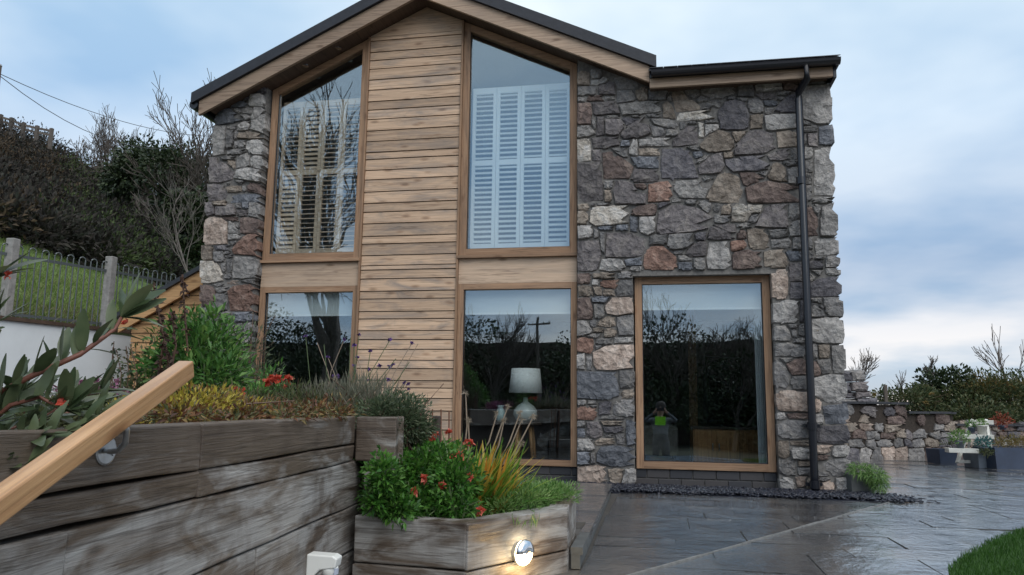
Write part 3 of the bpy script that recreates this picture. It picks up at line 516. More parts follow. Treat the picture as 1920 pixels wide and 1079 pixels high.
# roof: verge, bargeboards, soffits, wing eaves
for sgn in (-1, 1):
    xe = -5.235 if sgn < 0 else -.055
    P = lambda x, dz: (x, zb(x)+dz)
    a = [P(xe, 0), P(RX, 0), P(RX, .172), P(xe, .172)]
    a = a if sgn < 0 else [a[0], a[3], a[2], a[1]]
    hp('bargeboard', MB().prism_y(a, -.33, -.292), 'fascia_wood')
    xr = -5.32 if sgn < 0 else .02
    a = [P(xr, .176), P(RX, .176), P(RX, .305), P(xr, .305)]
    a = a if sgn < 0 else [a[0], a[3], a[2], a[1]]
    hp('roof_slope', MB().prism_y(a, -.37, 7.25), 'slate_roof')
    xs = -5.14 if sgn < 0 else -.06
    a = [P(xs, .03), P(RX, .03), P(RX, .06), P(xs, .06)]
    a = a if sgn < 0 else [a[0], a[3], a[2], a[1]]
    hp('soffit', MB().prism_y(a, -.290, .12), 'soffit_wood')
for x in (-3.62, -4.02):
    dl = hp('downlight', MB().lathe([(.045, 0), (.045, .012), (.03, .014)], (x, -.15, zb(x)+.034), 16, (SL*.0, 0, -1)), 'chrome')
gz = zb(-5.235)
hp('gutter_end', MB().tube([(-5.30, -.34, gz+.13), (-5.30, 7.1, gz+.13)], .055, 12), 'black_plastic')
# right wing eaves
hp('fascia_board', MB().box(-.052, 1.745, -.33, -.292, 4.055, 4.155), 'fascia_wood_x' if 'fascia_wood_x' in MATS else 'fascia_wood')
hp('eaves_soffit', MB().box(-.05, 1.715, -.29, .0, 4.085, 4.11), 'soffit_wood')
hp('end_board', MB().box(1.747, 1.775, -.335, .6, 4.04, 4.19), 'black_plastic')
prof = [(math.cos(t)*.05, math.sin(t)*.05) for t in np.linspace(math.pi, 2*math.pi, 9)]
g = MB(); xs = (-.035, 1.80); yc, zg = -.395, 4.195
pv = [(yc+a, zg+b_) for a, b_ in prof]+[(yc+.052, zg+.008), (yc-.052, zg+.008)]
g.add([(x, y, z) for x in xs for y, z in pv], [tuple(range(len(pv))), tuple(range(2*len(pv)-1, len(pv)-1, -1))]+[(i, i+len(pv), (i+1) % len(pv)+len(pv), (i+1) % len(pv)) for i in range(len(pv))])
hp('gutter', g, 'black_plastic')
hp('eaves_board', MB().box(-.05, 1.80, -.345, -.2, 4.158, 4.215), 'black_plastic')
hp('wing_roof', MB().add([(-.06, -.40, 4.212), (1.79, -.40, 4.212), (1.79, 4, 5.95), (-.06, 4, 5.95), (-.06, -.40, 4.230), (1.79, -.40, 4.230), (1.79, 4, 5.98), (-.06, 4, 5.98)],
   [(0, 3, 2, 1), (4, 5, 6, 7), (0, 1, 5, 4), (1, 2, 6, 5), (2, 3, 7, 6), (3, 0, 4, 7)]), 'slate_roof')
for i in range(13):                            # slate edges along the eaves
    x = -.05+i*.143
    hp('roof_slate', MB().add([(x, -.415, 4.232), (x+.138, -.415, 4.232), (x+.138, -.1, 4.355), (x, -.1, 4.355), (x, -.415, 4.240), (x+.138, -.415, 4.240), (x+.138, -.1, 4.363), (x, -.1, 4.363)],
       [(0, 3, 2, 1), (4, 5, 6, 7), (0, 1, 5, 4), (1, 2, 6, 5), (2, 3, 7, 6), (3, 0, 4, 7)]), 'slate_roof')
# downpipe
px = float(onY(1512, 500, -.235)[0])
pt = onY(1512, 118, -.395); pk = onY(1513, 148, -.395); pe = onY(1497, 170, -.235); pb = onY(1528, 918, -.235)
pipe = hp('downpipe', MB().tube([(pk[0], -.395, 4.17), (pk[0], -.395, pk[2]), (pe[0], -.235, pe[2]-.02), (pe[0], -.235, pe[2]-.10), (pb[0], -.235, .16), (pb[0], -.235, .03)], .037, 14), 'black_plastic', smooth=True)
for z in (3.02, .62, .08):
    sub(MB().tube([(pb[0], -.235, z-.035), (pb[0], -.235, z+.035)], .046, 14).build('pipe_collar', 'black_plastic'), pipe)
    if z < 1: sub(MB().box(pb[0]-.075, pb[0]+.075, -.215, -.165, z-.015, z+.015).build('pipe_clip', 'black_plastic'), pipe)

# cladding boards
XL, XRr = -3.262, -2.158
ys = [v/2.076 for v in (30, 78, 122, 148, 192, 224, 258, 300, 340, 385, 418, 455, 500, 542, 585, 612, 655, 692, 740, 785, 820, 865, 915, 945, 990, 1030)]
ys += [460+v/2.698 for v in (120, 165, 228, 268, 332, 370, 430, 475, 525, 580, 622, 683, 720, 772, 835, 880, 930, 985, 1040, 1100, 1160, 1220, 1270)]
zs = [float(onY(775, y, -.04)[2]) for y in ys]; zs = [zs[0]+.11]+zs
hp('cladding_backing', MB().prism_y([(XL+.01, 0), (XRr-.01, 0), (XRr-.01, zb(XRr)+.03), (RX, 5.34), (XL+.01, zb(XL)+.03)], .0, .1), 'dark_timber')
for z1, z0 in zip(zs[:-1], zs[1:]):
    t = rng.random()*.004; zt = z1-.009
    tops = [(XRr-.004, min(zt, zb(XRr)+.025)), (min(XRr-.004, RX+max(0, (5.34-zt)/SL)), min(zt, 5.34)), (max(XL+.004, RX-max(0, (5.34-zt)/SL)), min(zt, 5.34)), (XL+.004, min(zt, zb(XL)+.025))]
    if z0+.01 > zb(XL)+.02 and z0+.01 > 5.3: continue
    lo = min(z0, zb(XL)+.01)
    poly = [(XL+.004, lo), (XRr-.004, lo)]+tops
    pl = [poly[0]]
    for q in poly[1:]:
        if abs(q[0]-pl[-1][0])+abs(q[1]-pl[-1][1]) > 1e-4: pl.append(q)
    n = len(pl)
    b_ = MB(); zmax = max(q[1] for q in pl)
    b_.add([(x, -.045-t+(.008 if z > lo+.02 else 0), z) for x, z in pl]+[(x, -.002, z) for x, z in pl],
           [tuple(range(n)), tuple(range(2*n-1, n-1, -1))]+[(i, n+i, n+(i+1) % n, (i+1) % n) for i in range(n)])
    hp('cladding_board', b_, 'cladding')
for x0, x1 in ((XL-.022, XL), (XRr, XRr+.022)):
    hp('cladding_trim', MB().box(x0, x1, -.062, .05, .0, min(zb(x0), zb(x1))+.025), 'frame_wood')

# windows
def win(name, x0, x1, z0, z1, fw=.075, sl=False, sill=True, yf=-.03):
    # frame of four members round a pane; with sl the head follows the roof
    zt0, zt1 = (zb(x0)+.02, zb(x1)+.02) if sl else (z1, z1)
    hd = fw*1.15 if sl else fw
    w = hp(name, MB().prism_y([(x0, z0), (x0+fw, z0), (x0+fw, zt0+(zt1-zt0)*fw/(x1-x0)), (x0, zt0)], yf, .06), 'frame_wood')
    if True:
        sub(MB().prism_y([(x1-fw, z0), (x1, z0), (x1, zt1), (x1-fw, zt1-(zt1-zt0)*fw/(x1-x0))], yf, .06).build('frame_member', 'frame_wood'), w)
        sub(MB().box(x0+fw, x1-fw, yf, .06, z0, z0+fw).build('frame_member', 'frame_wood_h'), w)
        k = (zt1-zt0)/(x1-x0); za, zc_ = zt0+k*fw, zt1-k*fw
        sub(MB().prism_y([(x0+fw, za-hd), (x1-fw, zc_-hd), (x1-fw, zc_), (x0+fw, za)], yf, .06).build('frame_member', 'frame_wood_h'), w)
        # dark glazing bead and the pane
        a, b_, c_, d_ = x0+fw, x1-fw, z0+fw, None
        sub(MB().prism_y([(a, c_), (b_, c_), (b_, zc_-hd), (a, za-hd)], .012, .018).build('pane', 'glass'), w)
        bd = MB().box(a, a+.008, -.004, .011, c_, za-hd).box(b_-.008, b_, -.004, .011, c_, zc_-hd).box(a+.008, b_-.008, -.004, .011, c_, c_+.008)
        sub(bd.build('glazing_bead', 'black_plastic'), w)
    if sill: sub(MB().box(x0-.015, x1+.015, yf-.045, .055, z0-.034, z0-.002).build('sill', 'frame_wood_h'), w)
    return w
XA0, XA1, XB0, XB1 = -4.475, XL-.024, XRr+.024, -.842
win('window', XA0, XA1, 2.385, 0, sl=True); win('window', XB0, XB1, 2.385, 0, sl=True)
for x0, x1 in ((XA0, XA1), (XB0, XB1)):
    hp('spandrel_panel', MB().box(x0, x1, -.028, .06, 2.075, 2.349), 'panel_wood')
win('window', XA0, XA1, .165, 2.073, .062, sill=False); win('window', XB0, XB1, .165, 2.073, .062, sill=False)
win('window', -.238, 1.103, .168, 2.112, .072, sill=False)
hp('lintel', MB().box(-.25, 1.11, -.12, .06, 2.113, 2.15), 'black_plastic')
# blue brick plinths under the ground floor glazing
for x0, x1 in ((XA0, XA1), (XB0, XB1), (-.25, 1.11)):
    hp('plinth_core', MB().box(x0, x1, .012, .1, -.05, .163), 'mortar')
    for r_ in range(2):
        x = x0+.002-(.112 if r_ else 0)
        while x < x1-.02:
            a, b_ = max(x, x0+.002), min(x+.215, x1-.002)
            if b_-a > .03: hp('brick', MB().box(a, b_, -.004-rng.random()*.003, .011, .001+r_*.078, .068+r_*.078+.012*r_), 'blue_brick', bevel=.003)
            x += .225
# indoors
hp('room_floor', MB().box(-4.95, 1.52, .162, 6.9, .0, .10), 'room_floor'); hp('ceiling', MB().box(-4.95, 1.52, .162, 6.9, 2.16, 2.28), 'ceiling')
hp('room_back_wall', MB().box(-4.95, 1.52, 4.6, 4.7, .10, 2.16), 'room_wall'); hp('room_back_wall', MB().box(-4.95, -.9, 3.2, 3.3, 2.28, 5.2), 'room_wall')
hp('partition', MB().box(-.90, -.80, .162, 4.6, 2.28, 4.6), 'room_wall'); hp('partition', MB().box(-2.75, -2.65, .162, 3.2, 2.28, 5.2), 'room_wall'); hp('partition', MB().box(-2.75, -2.65, .162, 4.6, .1, 2.16), 'room_wall')
hp('timber_post', MB().box(.36, .46, 1.9, 2.0, .1, 2.16), 'oak')
# plantation shutters behind the upper windows
def louver_mesh(w):
    b_ = MB().box(-w/2, w/2, -.026, .026, -.0045, .0045); me = bpy.data.meshes.new('louver'); me.from_pydata(b_.v, [], b_.f); return me
def shutters(x0, x1, z0, z1, tilt, mat='white_paint'):
    n = 4; w = (x1-x0)/n; zm_ = z0+(z1-z0)*.53; lm = louver_mesh(w-.078); lm.materials.append(MATS[mat])
    for i in range(n):
        a, b_ = x0+i*w, x0+(i+1)*w
        m_ = MB().box(a+.002, a+.04, .10, .13, z0, z1).box(b_-.04, b_-.002, .10, .13, z0, z1)
        for za, zc_ in ((z0, z0+.07), (zm_-.03, zm_+.03), (z1-.07, z1)): m_.box(a+.04, b_-.04, .10, .13, za, zc_)
        s = hp('shutter', m_, mat)
        for lo, hi, ti in ((z0+.07, zm_-.03, 0), (zm_+.03, z1-.07, 1)):
            k = int((hi-lo)/.0535); st = (hi-lo)/k
            for j in range(k):
                o = bpy.data.objects.new('louver', lm); col.objects.link(o); o.location = ((a+b_)/2, .115, lo+(j+.5)*st); o.rotation_euler.x = tilt[i][ti]; sub(o, s)
shutters(XA0+.085, XA1-.085, 2.47, 4.34, [(.95, .15), (.2, .9), (.15, .15), (.15, .2)], 'shutter_reflect_tan')
shutters(XB0+.085, XB1-.085, 2.47, 4.36, [(.66, .62), (.64, .66), (.55, .62), (.66, .62)])
for x0, x1, z1 in ((XA0, XA1, 2.07), (XB0, XB1, 2.07), (-.238, 1.103, 2.10)):
    bl = hp('roller_blind', MB().box(x0+.05, x1-.05, .085, .092, z1-.30, z1-.02), 'blind')
    sub(MB().box(x0+.05, x1-.05, .080, .098, z1-.322, z1-.301).build('bottom_bar', 'white_paint'), bl)
    sub(MB().tube([(x0+.05, .11, z1-.04), (x1-.05, .11, z1-.04)], .022, 10).build('roller', 'blind'), bl)
cv = MB(); xs_ = np.linspace(.97, 1.045, 14)
cv.add([(x, .17+.02*math.sin(i*1.9), z) for z in (.12, 2.0) for i, x in enumerate(xs_)], [(i, i+1, i+15, i+14) for i in range(13)])
o = hp('curtain', cv, 'curtain'); md = o.modifiers.new('thick', 'SOLIDIFY'); md.thickness = .006

# ------------------------------------------------------------------ indoor things seen through the ground floor glass
c = D(985, 792, 8.4); tz = float(c[2]); tx, ty = float(c[0]), float(c[1])
t = empty('side_table', (tx, ty, .1), 'round dark side table with splayed wooden legs behind the middle window', 'table')
part(t, 'table_top', MB().lathe([(.17, 0), (.18, .008), (.18, .022), (.17, .03)], (tx, ty, tz-.03), 28), 'dark_timber')
for a in (45, 135, 225, 315):
    u = np.array([math.cos(math.radians(a)), math.sin(math.radians(a)), 0])
    part(t, 'leg', MB().tube([np.array([tx, ty, tz-.03])+u*.09, np.array([tx, ty, .1])+u*.15], [.022, .014], 10), 'oak', smooth=True)
t = empty('table_lamp', (tx, ty, tz), 'table lamp with a cream drum shade and round glass base behind the middle window', 'lamp')
k = 9.9/F
part(t, 'lamp_base', MB().lathe([(.05, 0), (.10, .02), (.135, .08), (.13, .13), (.09, .18), (.03, .22), (.025, .27)], (tx, ty, tz), 28), 'lamp_base', smooth=True)
zs0 = float(D(985, 737, 8.4)[2]); zs1 = float(D(985, 691, 8.4)[2])
sh = part(t, 'lamp_shade', MB().lathe([(.186, zs0-tz), (.159, zs1-tz), (.157, zs1-tz), (.184, zs0-tz)], (tx, ty, tz), 32), 'lamp_shade', smooth=True)
q = D(938, 800, 8.45)
v = tag(MB().lathe([(.035, 0), (.055, .03), (.06, .08), (.04, .13), (.03, .16), (.045, .18)], (q[0], q[1], tz), 20).build('vase', 'vase', smooth=True), 'small pale turquoise vase beside the table lamp', 'vase')
st = empty('vase_stand', (q[0], q[1], .1), 'slim dark stand under the pale turquoise vase', 'stand')
part(st, 'stand_top', MB().lathe([(.10, 0), (.10, .02)], (q[0], q[1], tz-.02), 20), 'dark_timber'); part(st, 'stand_column', MB().tube([(q[0], q[1], .12), (q[0], q[1], tz-.02)], .02, 10), 'dark_timber'); part(st, 'stand_foot', MB().lathe([(.09, 0), (.08, .02)], (q[0], q[1], .1), 20), 'dark_timber')
a, b_ = D(1299, 800, 8.75), D(1374, 800, 8.75); zt = float(a[2])
cb = empty('oak_cabinet', (float(a[0]), float(a[1]), .1), 'orange oak sideboard behind the right hand window', 'cabinet')
part(cb, 'carcass', MB().box(a[0], a[0]+1.05, a[1], a[1]+.42, .14, zt-.026), 'oak', bevel=.004); part(cb, 'cabinet_top', MB().box(a[0]-.02, a[0]+1.07, a[1]-.02, a[1]+.44, zt-.025, zt), 'dark_timber', bevel=.004)
for i in range(2):
    dr = part(cb, 'door', MB().box(a[0]+.02+i*.25, a[0]+.25+i*.25, a[1]-.018, a[1]-.001, .17, zt-.04), 'oak', bevel=.003)
    h_ = MB().tube([(a[0]+.215+i*.07, a[1]-.032, .30), (a[0]+.215+i*.07, a[1]-.032, .38)], .006, 8).build('handle', 'galv'); h_.parent = dr
for i in range(4): part(cb, 'foot', MB().box(a[0]+.02+(i % 2)*.95, a[0]+.08+(i % 2)*.95, a[1]+.03+(i//2)*.32, a[1]+.09+(i//2)*.32, .1, .139), 'oak')
p0, p1 = D(1322, 667, 8.95), D(1408, 690, 9.3)
tv = empty('television', (float(p0[0]), float(p0[1]), zt), 'black television turned sideways on the oak sideboard', 'television')
zT = float(p0[2]); zB = zt+.045
dv = (p1-p0); dv[2] = 0; dv /= np.linalg.norm(dv); wv = .60; nv = np.array([dv[1], -dv[0], 0])
def slab(c0, w, z0, z1, d0, d1):
    m_ = MB(); ps = [c0+nv*d0, c0+dv*w+nv*d0, c0+dv*w+nv*d1, c0+nv*d1]
    return m_.add([(p[0], p[1], z0) for p in ps]+[(p[0], p[1], z1) for p in ps], [(0, 1, 2, 3), (7, 6, 5, 4), (1, 0, 4, 5), (2, 1, 5, 6), (3, 2, 6, 7), (0, 3, 7, 4)])
part(tv, 'casing', slab(p0, wv, zB, zT, -.05, 0), 'black_plastic'); part(tv, 'screen', slab(p0+dv*.025, wv-.05, zB+.03, zT-.025, .001, .004), 'black_gloss')
part(tv, 'bezel', slab(p0, wv, zT-.012, zT-.002, .001, .008), 'steel_edge'); part(tv, 'base', slab(p0+dv*.15, .3, zt+.001, zt+.02, -.12, .08), 'black_plastic'); part(tv, 'neck', slab(p0+dv*.27, .06, zt+.021, zB-.001, -.04, -.01), 'black_plastic')
sf = D(1225, 850, 9.6); sx, sy = float(sf[0]), float(sf[1])
so = empty('armchair', (sx, sy, .1), 'pale grey armchair low in the left of the right window', 'armchair')
part(so, 'seat', MB().box(sx-.3, sx+.3, sy-.3, sy+.3, .22, .42), 'sofa', bevel=.05); part(so, 'backrest', MB().box(sx-.42, sx-.301, sy-.34, sy+.34, .22, .78), 'sofa', bevel=.05)
for s_ in (-1, 1): part(so, 'arm', MB().box(sx-.3, sx+.3, sy+s_*.37-.065, sy+s_*.37+.065, .2, .56), 'sofa', bevel=.05)
for s_ in (-1, 1):
    for r_ in (-1, 1): part(so, 'leg', MB().tube([(sx+s_*.25, sy+r_*.27, .1), (sx+s_*.25, sy+r_*.27, .215)], .018, 8), 'dark_timber')

# ------------------------------------------------------------------ ground, terraces, patio
tag(MB().box(-3000, 3000, -3000, 3000, -1.5, -1.0).build('ground', 'far_ground'), kind='structure')
tag(MB().prism_z([(-.52, -4.78), (14, -4.78), (14, 12), (-10, 12), (-10, -4.9), (-1.3, -4.9), (-1.3, -4.6), (-.52, -4.2)], -.99, -.06).build('terrace', 'soil'), kind='structure')
tag(MB().box(-1.05, 7, -18, -4.79, -.99, -.85).build('lower_yard', 'joint'), kind='structure')
patio = tag(MB().prism_z([(-.52, -4.75), (9, -4.75), (9, 11), (1.72, 11), (1.72, -.18), (-2.2, -.18), (-2.2, -.99), (-.52, -.99)], -.059, -.010).build('patio', 'joint'), kind='structure')
lawn_edge = [(1.22, -4.6), (1.27, -4.15), (1.35, -3.83), (1.56, -3.42), (1.80, -3.03), (2.04, -2.65), (2.31, -2.30), (2.75, -1.92), (3.4, -1.62), (4.4, -1.5), (6.5, -1.5), (6.5, -4.6)]
LE = np.array(lawn_edge)
strip_a, strip_b = np.array([-.16, -4.27]), np.array([1.90, -.81]); sdir = (strip_b-strip_a)/np.linalg.norm(strip_b-strip_a)
def slab_piece(x0, x1, y0, y1, z, rot=0.0, c0=(0, 0)):
    g_ = .0035; n_ = 3; j = lambda: rng.normal(0, .004)
    q = [(x0+g_+j(), y0+g_+j()), ((x0+x1)/2, y0+g_+j()), (x1-g_+j(), y0+g_+j()), (x1-g_+j(), y1-g_+j()), ((x0+x1)/2, y1-g_+j()), (x0+g_+j(), y1-g_+j())]
    if rot:
        cr_, sr_ = math.cos(rot), math.sin(rot); q = [(c0[0]+x*cr_-y*sr_, c0[1]+x*sr_+y*cr_) for x, y in q]
    ar_ = np.array(q)
    if (sdf(LE, ar_) < .0).all(): return
    m_ = MB(); tx_, ty_ = rng.normal(0, .0022, 2); cx_, cy_ = ar_.mean(0)
    m_.add([(x, y, -.0095) for x, y in q]+[(x, y, z+tx_*(x-cx_)+ty_*(y-cy_)) for x, y in q], [tuple(range(5, -1, -1)), tuple(range(6, 12))]+[(i, (i+1) % 6, 6+(i+1) % 6, 6+i) for i in range(6)])
    o = m_.build('paving_slab', 'wet_slate'); o.parent = patio
y = -4.74; row = 0
while y < 6.4:
    h_ = rng.choice([.32, .42, .52]); x = -.38 if y < -.75 else 1.95
    if y < -.75 and y+h_ > -.75: h_ = -.75-y+.001
    x += -rng.random()*.01
    while x < 7.2:
        w = rng.uniform(.45, .95)
        if y < 0 or x > 1.8: slab_piece(x, x+w, y, y+h_, rng.normal(0.002, .002))
        x += w
    y += h_; row += 1
n_ = np.array([-sdir[1], sdir[0]])
L_ = float(np.linalg.norm(strip_b-strip_a)); s0 = 0
while s0 < L_:
    l_ = rng.uniform(.25, .5); a, b_ = strip_a+sdir*s0, strip_a+sdir*min(L_, s0+l_-.004); w = rng.uniform(.004, .0085)
    o = MB().prism_z([tuple(a-n_*w), tuple(b_-n_*w), tuple(b_+n_*w), tuple(a+n_*w)], -.002, .0075+rng.random()*.003).build('edging_strip', 'strip'); o.parent = patio; s0 += l_
# kerb beside the planter: a raised run of slate
kerb = tag(MB().prism_z([(-.52, -4.10), (-.44, -4.10), (-.50, -1.0), (-2.2, -1.0), (-1.62, -3.30), (-.55, -3.40)], -.058, .06).build('kerb', 'joint'), kind='structure')
ke = lambda y: -.378-.05*(y+4.3)/3.3
y = -4.12
while y < -1.0:
    l_ = rng.uniform(.35, .55); y1 = min(y+l_, -.95); xa = -.44 if y < -3.56 else -.80
    o = MB().prism_z([(xa, y), (ke(y), y), (ke(y1), y1-.006), (xa, y1-.006)], .061, .096+rng.random()*.004).build('kerb_slab', 'concrete_planter' if y < -3.8 else 'wet_slate'); o.parent = kerb
    o = MB().prism_z([(-.438, y), (ke(y)-.012, y), (ke(y1)-.012, y1-.004), (-.438-.05*(y+4.3)/3.3, y1-.004)], -.005, .0605).build('kerb_riser', 'concrete_planter'); o.parent = kerb
    if y >= -3.42:
        x = -.806
        while x > -1.3-.343*(y+4.46)+.1:
            w = rng.uniform(.4, .7); o = MB().box(max(x-w, -1.3-.343*(y+4.46)+.06), x-.006, y, y1-.006, .061, .096+rng.random()*.004).build('kerb_slab', 'wet_slate'); o.parent = kerb; x -= w
    y += l_
# slate chippings along the wall foot
tag(MB().box(-2.1, 2.0, -.74, -.17, -.0095, .004).build('gravel_bed', 'chip'), kind='structure')
n = 7000
cx_ = rng.uniform(-2.05, 2.06, n); lim_y = np.where(cx_ > 1.75, .1, -.15); cy_ = lim_y-rng.random(n)**.9*(.60+.03*np.sin(cx_*7)+np.where(cx_ > 1.75, .2, 0)); keep = ~((cx_ > 1.9) & (cy_ > -.3)); cx_, cy_ = cx_[keep], cy_[keep]; n = len(cx_)
ext = 300; cx_ = np.concatenate([cx_, rng.normal(2.0, .12, ext)]); cy_ = np.concatenate([cy_, rng.normal(-.62, .12, ext)]); n += ext
bx_ = np.array([[-1, -1, -1], [1, -1, -1], [1, 1, -1], [-1, 1, -1], [-1, -1, 1], [1, -1, 1], [1, 1, 1], [-1, 1, 1]], float)
sz = np.stack([rng.uniform(.010, .026, n), rng.uniform(.007, .016, n), rng.uniform(.002, .005, n)], 1)
V = bx_[None]*sz[:, None, :]*np.where(bx_[None, :, 2:3] > 0, .75, 1)
an = rng.random(n)*6.28; tl = rng.normal(0, .4, n); ca, sa, ct, stt = np.cos(an)[:, None], np.sin(an)[:, None], np.cos(tl)[:, None], np.sin(tl)[:, None]
X, Y, Z = V[..., 0], V[..., 1], V[..., 2]; Y, Z = Y*ct-Z*stt, Y*stt+Z*ct; X, Y = X*ca-Y*sa, X*sa+Y*ca
V = np.stack([X+cx_[:, None], Y+cy_[:, None], Z+.010+rng.random(n)[:, None]*.022], 2).reshape(-1, 3)
fq = np.array([(0, 3, 2, 1), (4, 5, 6, 7), (0, 1, 5, 4), (1, 2, 6, 5), (2, 3, 7, 6), (3, 0, 4, 7)])
tag(link('slate_chippings', np_mesh('slate_chippings', V, ((np.arange(n)*8)[:, None, None]+fq[None]).reshape(-1, 4)), 'chip'), 'dark blue slate chippings along the foot of the stone wall', 'gravel', kind='stuff')
# lawn
tag(MB().prism_z(lawn_edge, -.009, .018).build('lawn', 'lawn'), kind='structure')
P = np.stack([rng.uniform(1.2, 3.6, 60000), rng.uniform(-4.5, -1.4, 60000)], 1); P = P[sdf(LE, P) < .004]
pp = np.column_stack([P, np.full(len(P), .015)]); T = unit(len(P))*.45+np.array([0, 0, 1.0])
tag(leaves_obj('lawn_grass', pp, T, rng.uniform(.025, .05, len(P)), .004, 'grass', droop=.1), 'short dark green grass in the right corner', 'grass', kind='stuff')

# ------------------------------------------------------------------ hill, field, white wall, railings
def linex(Y): return -7.6+.213*(np.clip(Y, -12, 3)+.34)
HS = np.array([0, .15, 9.3, 22, 26, 35, 45, 100]); HZ = np.array([1.55, 1.62, 4.2, 10.6, 12.3, 16.9, 18.2, 21.5])
def hz(s, Y): f_ = np.clip((Y+17)/11, 0, 1); f_ = f_*f_*(3-2*f_); return -1.2*(1-f_)+f_*hz0(s, Y)
def hz0(s, Y): return np.interp(s, HS, HZ)+.35*np.sin(s*.5+Y*.23)*np.clip(s/20, 0, 1)+.5*np.sin(Y*.13+s*.1)*np.clip(s/20, 0, 1)
def ground_h(X, Y): s = linex(Y)-X; return np.where(s > 0, hz(s, Y), -1.0)
def terr(name, ss, mat):
    Ys = np.concatenate([np.arange(-60, -12, 4), np.arange(-12, 40, 1.0), np.arange(40, 120, 5)]); G = []
    S, YY = np.meshgrid(ss, Ys, indexing='ij'); V = np.stack([linex(YY)-S, YY, hz(S, YY)], 2).reshape(-1, 3); a, b_ = S.shape
    i, j = np.meshgrid(np.arange(a-1), np.arange(b_-1), indexing='ij'); k = (i*b_+j).ravel()
    o = link(name, np_mesh(name, V, np.stack([k, k+b_, k+b_+1, k+1], 1)), mat); o.data.polygons.foreach_set('use_smooth', [True]*len(o.data.polygons)); return tag(o, kind='structure')
terr('field_bank', np.concatenate([[0, .15], np.arange(.6, 10.6, .6)]), 'field'); terr('hillside', np.concatenate([np.arange(10.2, 50, 1.0), np.arange(50, 101, 5)]), 'hill_soil')
# grass tufts across the field
n = 16000; px_ = rng.uniform(-40, 380, n); dd = 9.6+rng.random(n)**1.3*12
R0 = _f[None]+_r[None]*((px_-W0/2)/F)[:, None]; P = CAM+R0*dd[:, None]; s_ = linex(P[:, 1])-P[:, 0]; k = (s_ > .1) & (s_ < 11); P = P[k]; P[:, 2] = hz(s_[k], P[:, 1])-.02
near = s_[k] < 1.6
T = unit(len(P))*.5+np.array([0, 0, 1.0])
tag(leaves_obj('field_grass', P, T, np.where(near, .32, .20)*rng.uniform(.6, 1.2, len(P)), .016, 'field_grass', droop=.25), 'rough bright green grass on the bank behind the railings', 'grass', kind='stuff')
n2 = 1500; i_ = rng.choice(np.where(s_[k] < 1.2)[0], n2)
tag(leaves_obj('dry_grass', P[i_]+rng.normal(0, .08, (n2, 3))*[1, 1, 0], unit(n2)*.5+[0, 0, 1.], rng.uniform(.15, .4, n2), .010, 'dry_grass', droop=.3), 'straw coloured dead grass along the foot of the railings', 'grass', kind='stuff')
w0, w1 = np.array([-7.6, -.34]), np.array([-7.21, 1.49]); wd = (w1-w0)/np.linalg.norm(w1-w0); wn_ = np.array([wd[1], -wd[0]])
A, B_ = w0-wd*8, w1+wd*1.4
ww = empty('white_wall', (float(w0[0]), float(w0[1]), 0), 'white rendered retaining wall with a brown coping below the railings', 'wall')
part(ww, 'wall', MB().prism_z([tuple(A), tuple(A+wn_*.2), tuple(B_+wn_*.2), tuple(B_)][::1], -.1, 1.67), 'render_white')
for i in range(9):
    a, b_ = A+wd*i*1.28, A+wd*(i*1.28+1.274)
    if (b_-A)@wd < (B_-A)@wd+.3: part(ww, 'coping', MB().prism_z([tuple(a-wn_*.03), tuple(a+wn_*.235), tuple(b_+wn_*.235), tuple(b_-wn_*.03)], 1.671, 1.715), 'coping_brown')
f0, f1, f2 = np.array([-7.70, -.18]), np.array([-7.30, 1.03]), np.array([-7.02, 2.1]); fd = (f1-f0)
fe = empty('bow_top_railings', (f0[0], f0[1], 1.6), 'grey metal bow top railings between two square posts above the white wall', 'railings')
pts_ = [f0-fd, f0, f1, f2]
for i, (a, b_) in enumerate(zip(pts_[:-1], pts_[1:])):
    l_ = np.linalg.norm(b_-a); u = (b_-a)/l_; za = 2.50
    part(fe, 'post', MB().prism_z([tuple(b_+np.array(q)*.055) for q in ((-1, -1), (1, -1), (1, 1), (-1, 1))], 1.5, 2.70), 'concrete', bevel=.01) if i < 2 else None
    part(fe, 'rail', MB().beam((*a, za), (*b_, za), .012, .035), 'rail_metal'); part(fe, 'rail', MB().beam((*a, 1.78), (*b_, 1.78), .012, .035), 'rail_metal')
    k = int(l_/.152)
    for j in range(k):
        c0 = a+u*(j+.5)*l_/k; hw = .042; bow = [(*(c0-u*hw), 1.66), (*(c0-u*hw), 2.58)]+[(*(c0+u*hw*math.cos(t)), 2.58+hw*1.1*math.sin(t)) for t in np.linspace(math.pi, 0, 7)[1:-1]]+[(*(c0+u*hw), 2.58), (*(c0+u*hw), 1.66)]
        part(fe, 'hoop_bar', MB().tube(bow, .0085, 6), 'rail_metal')
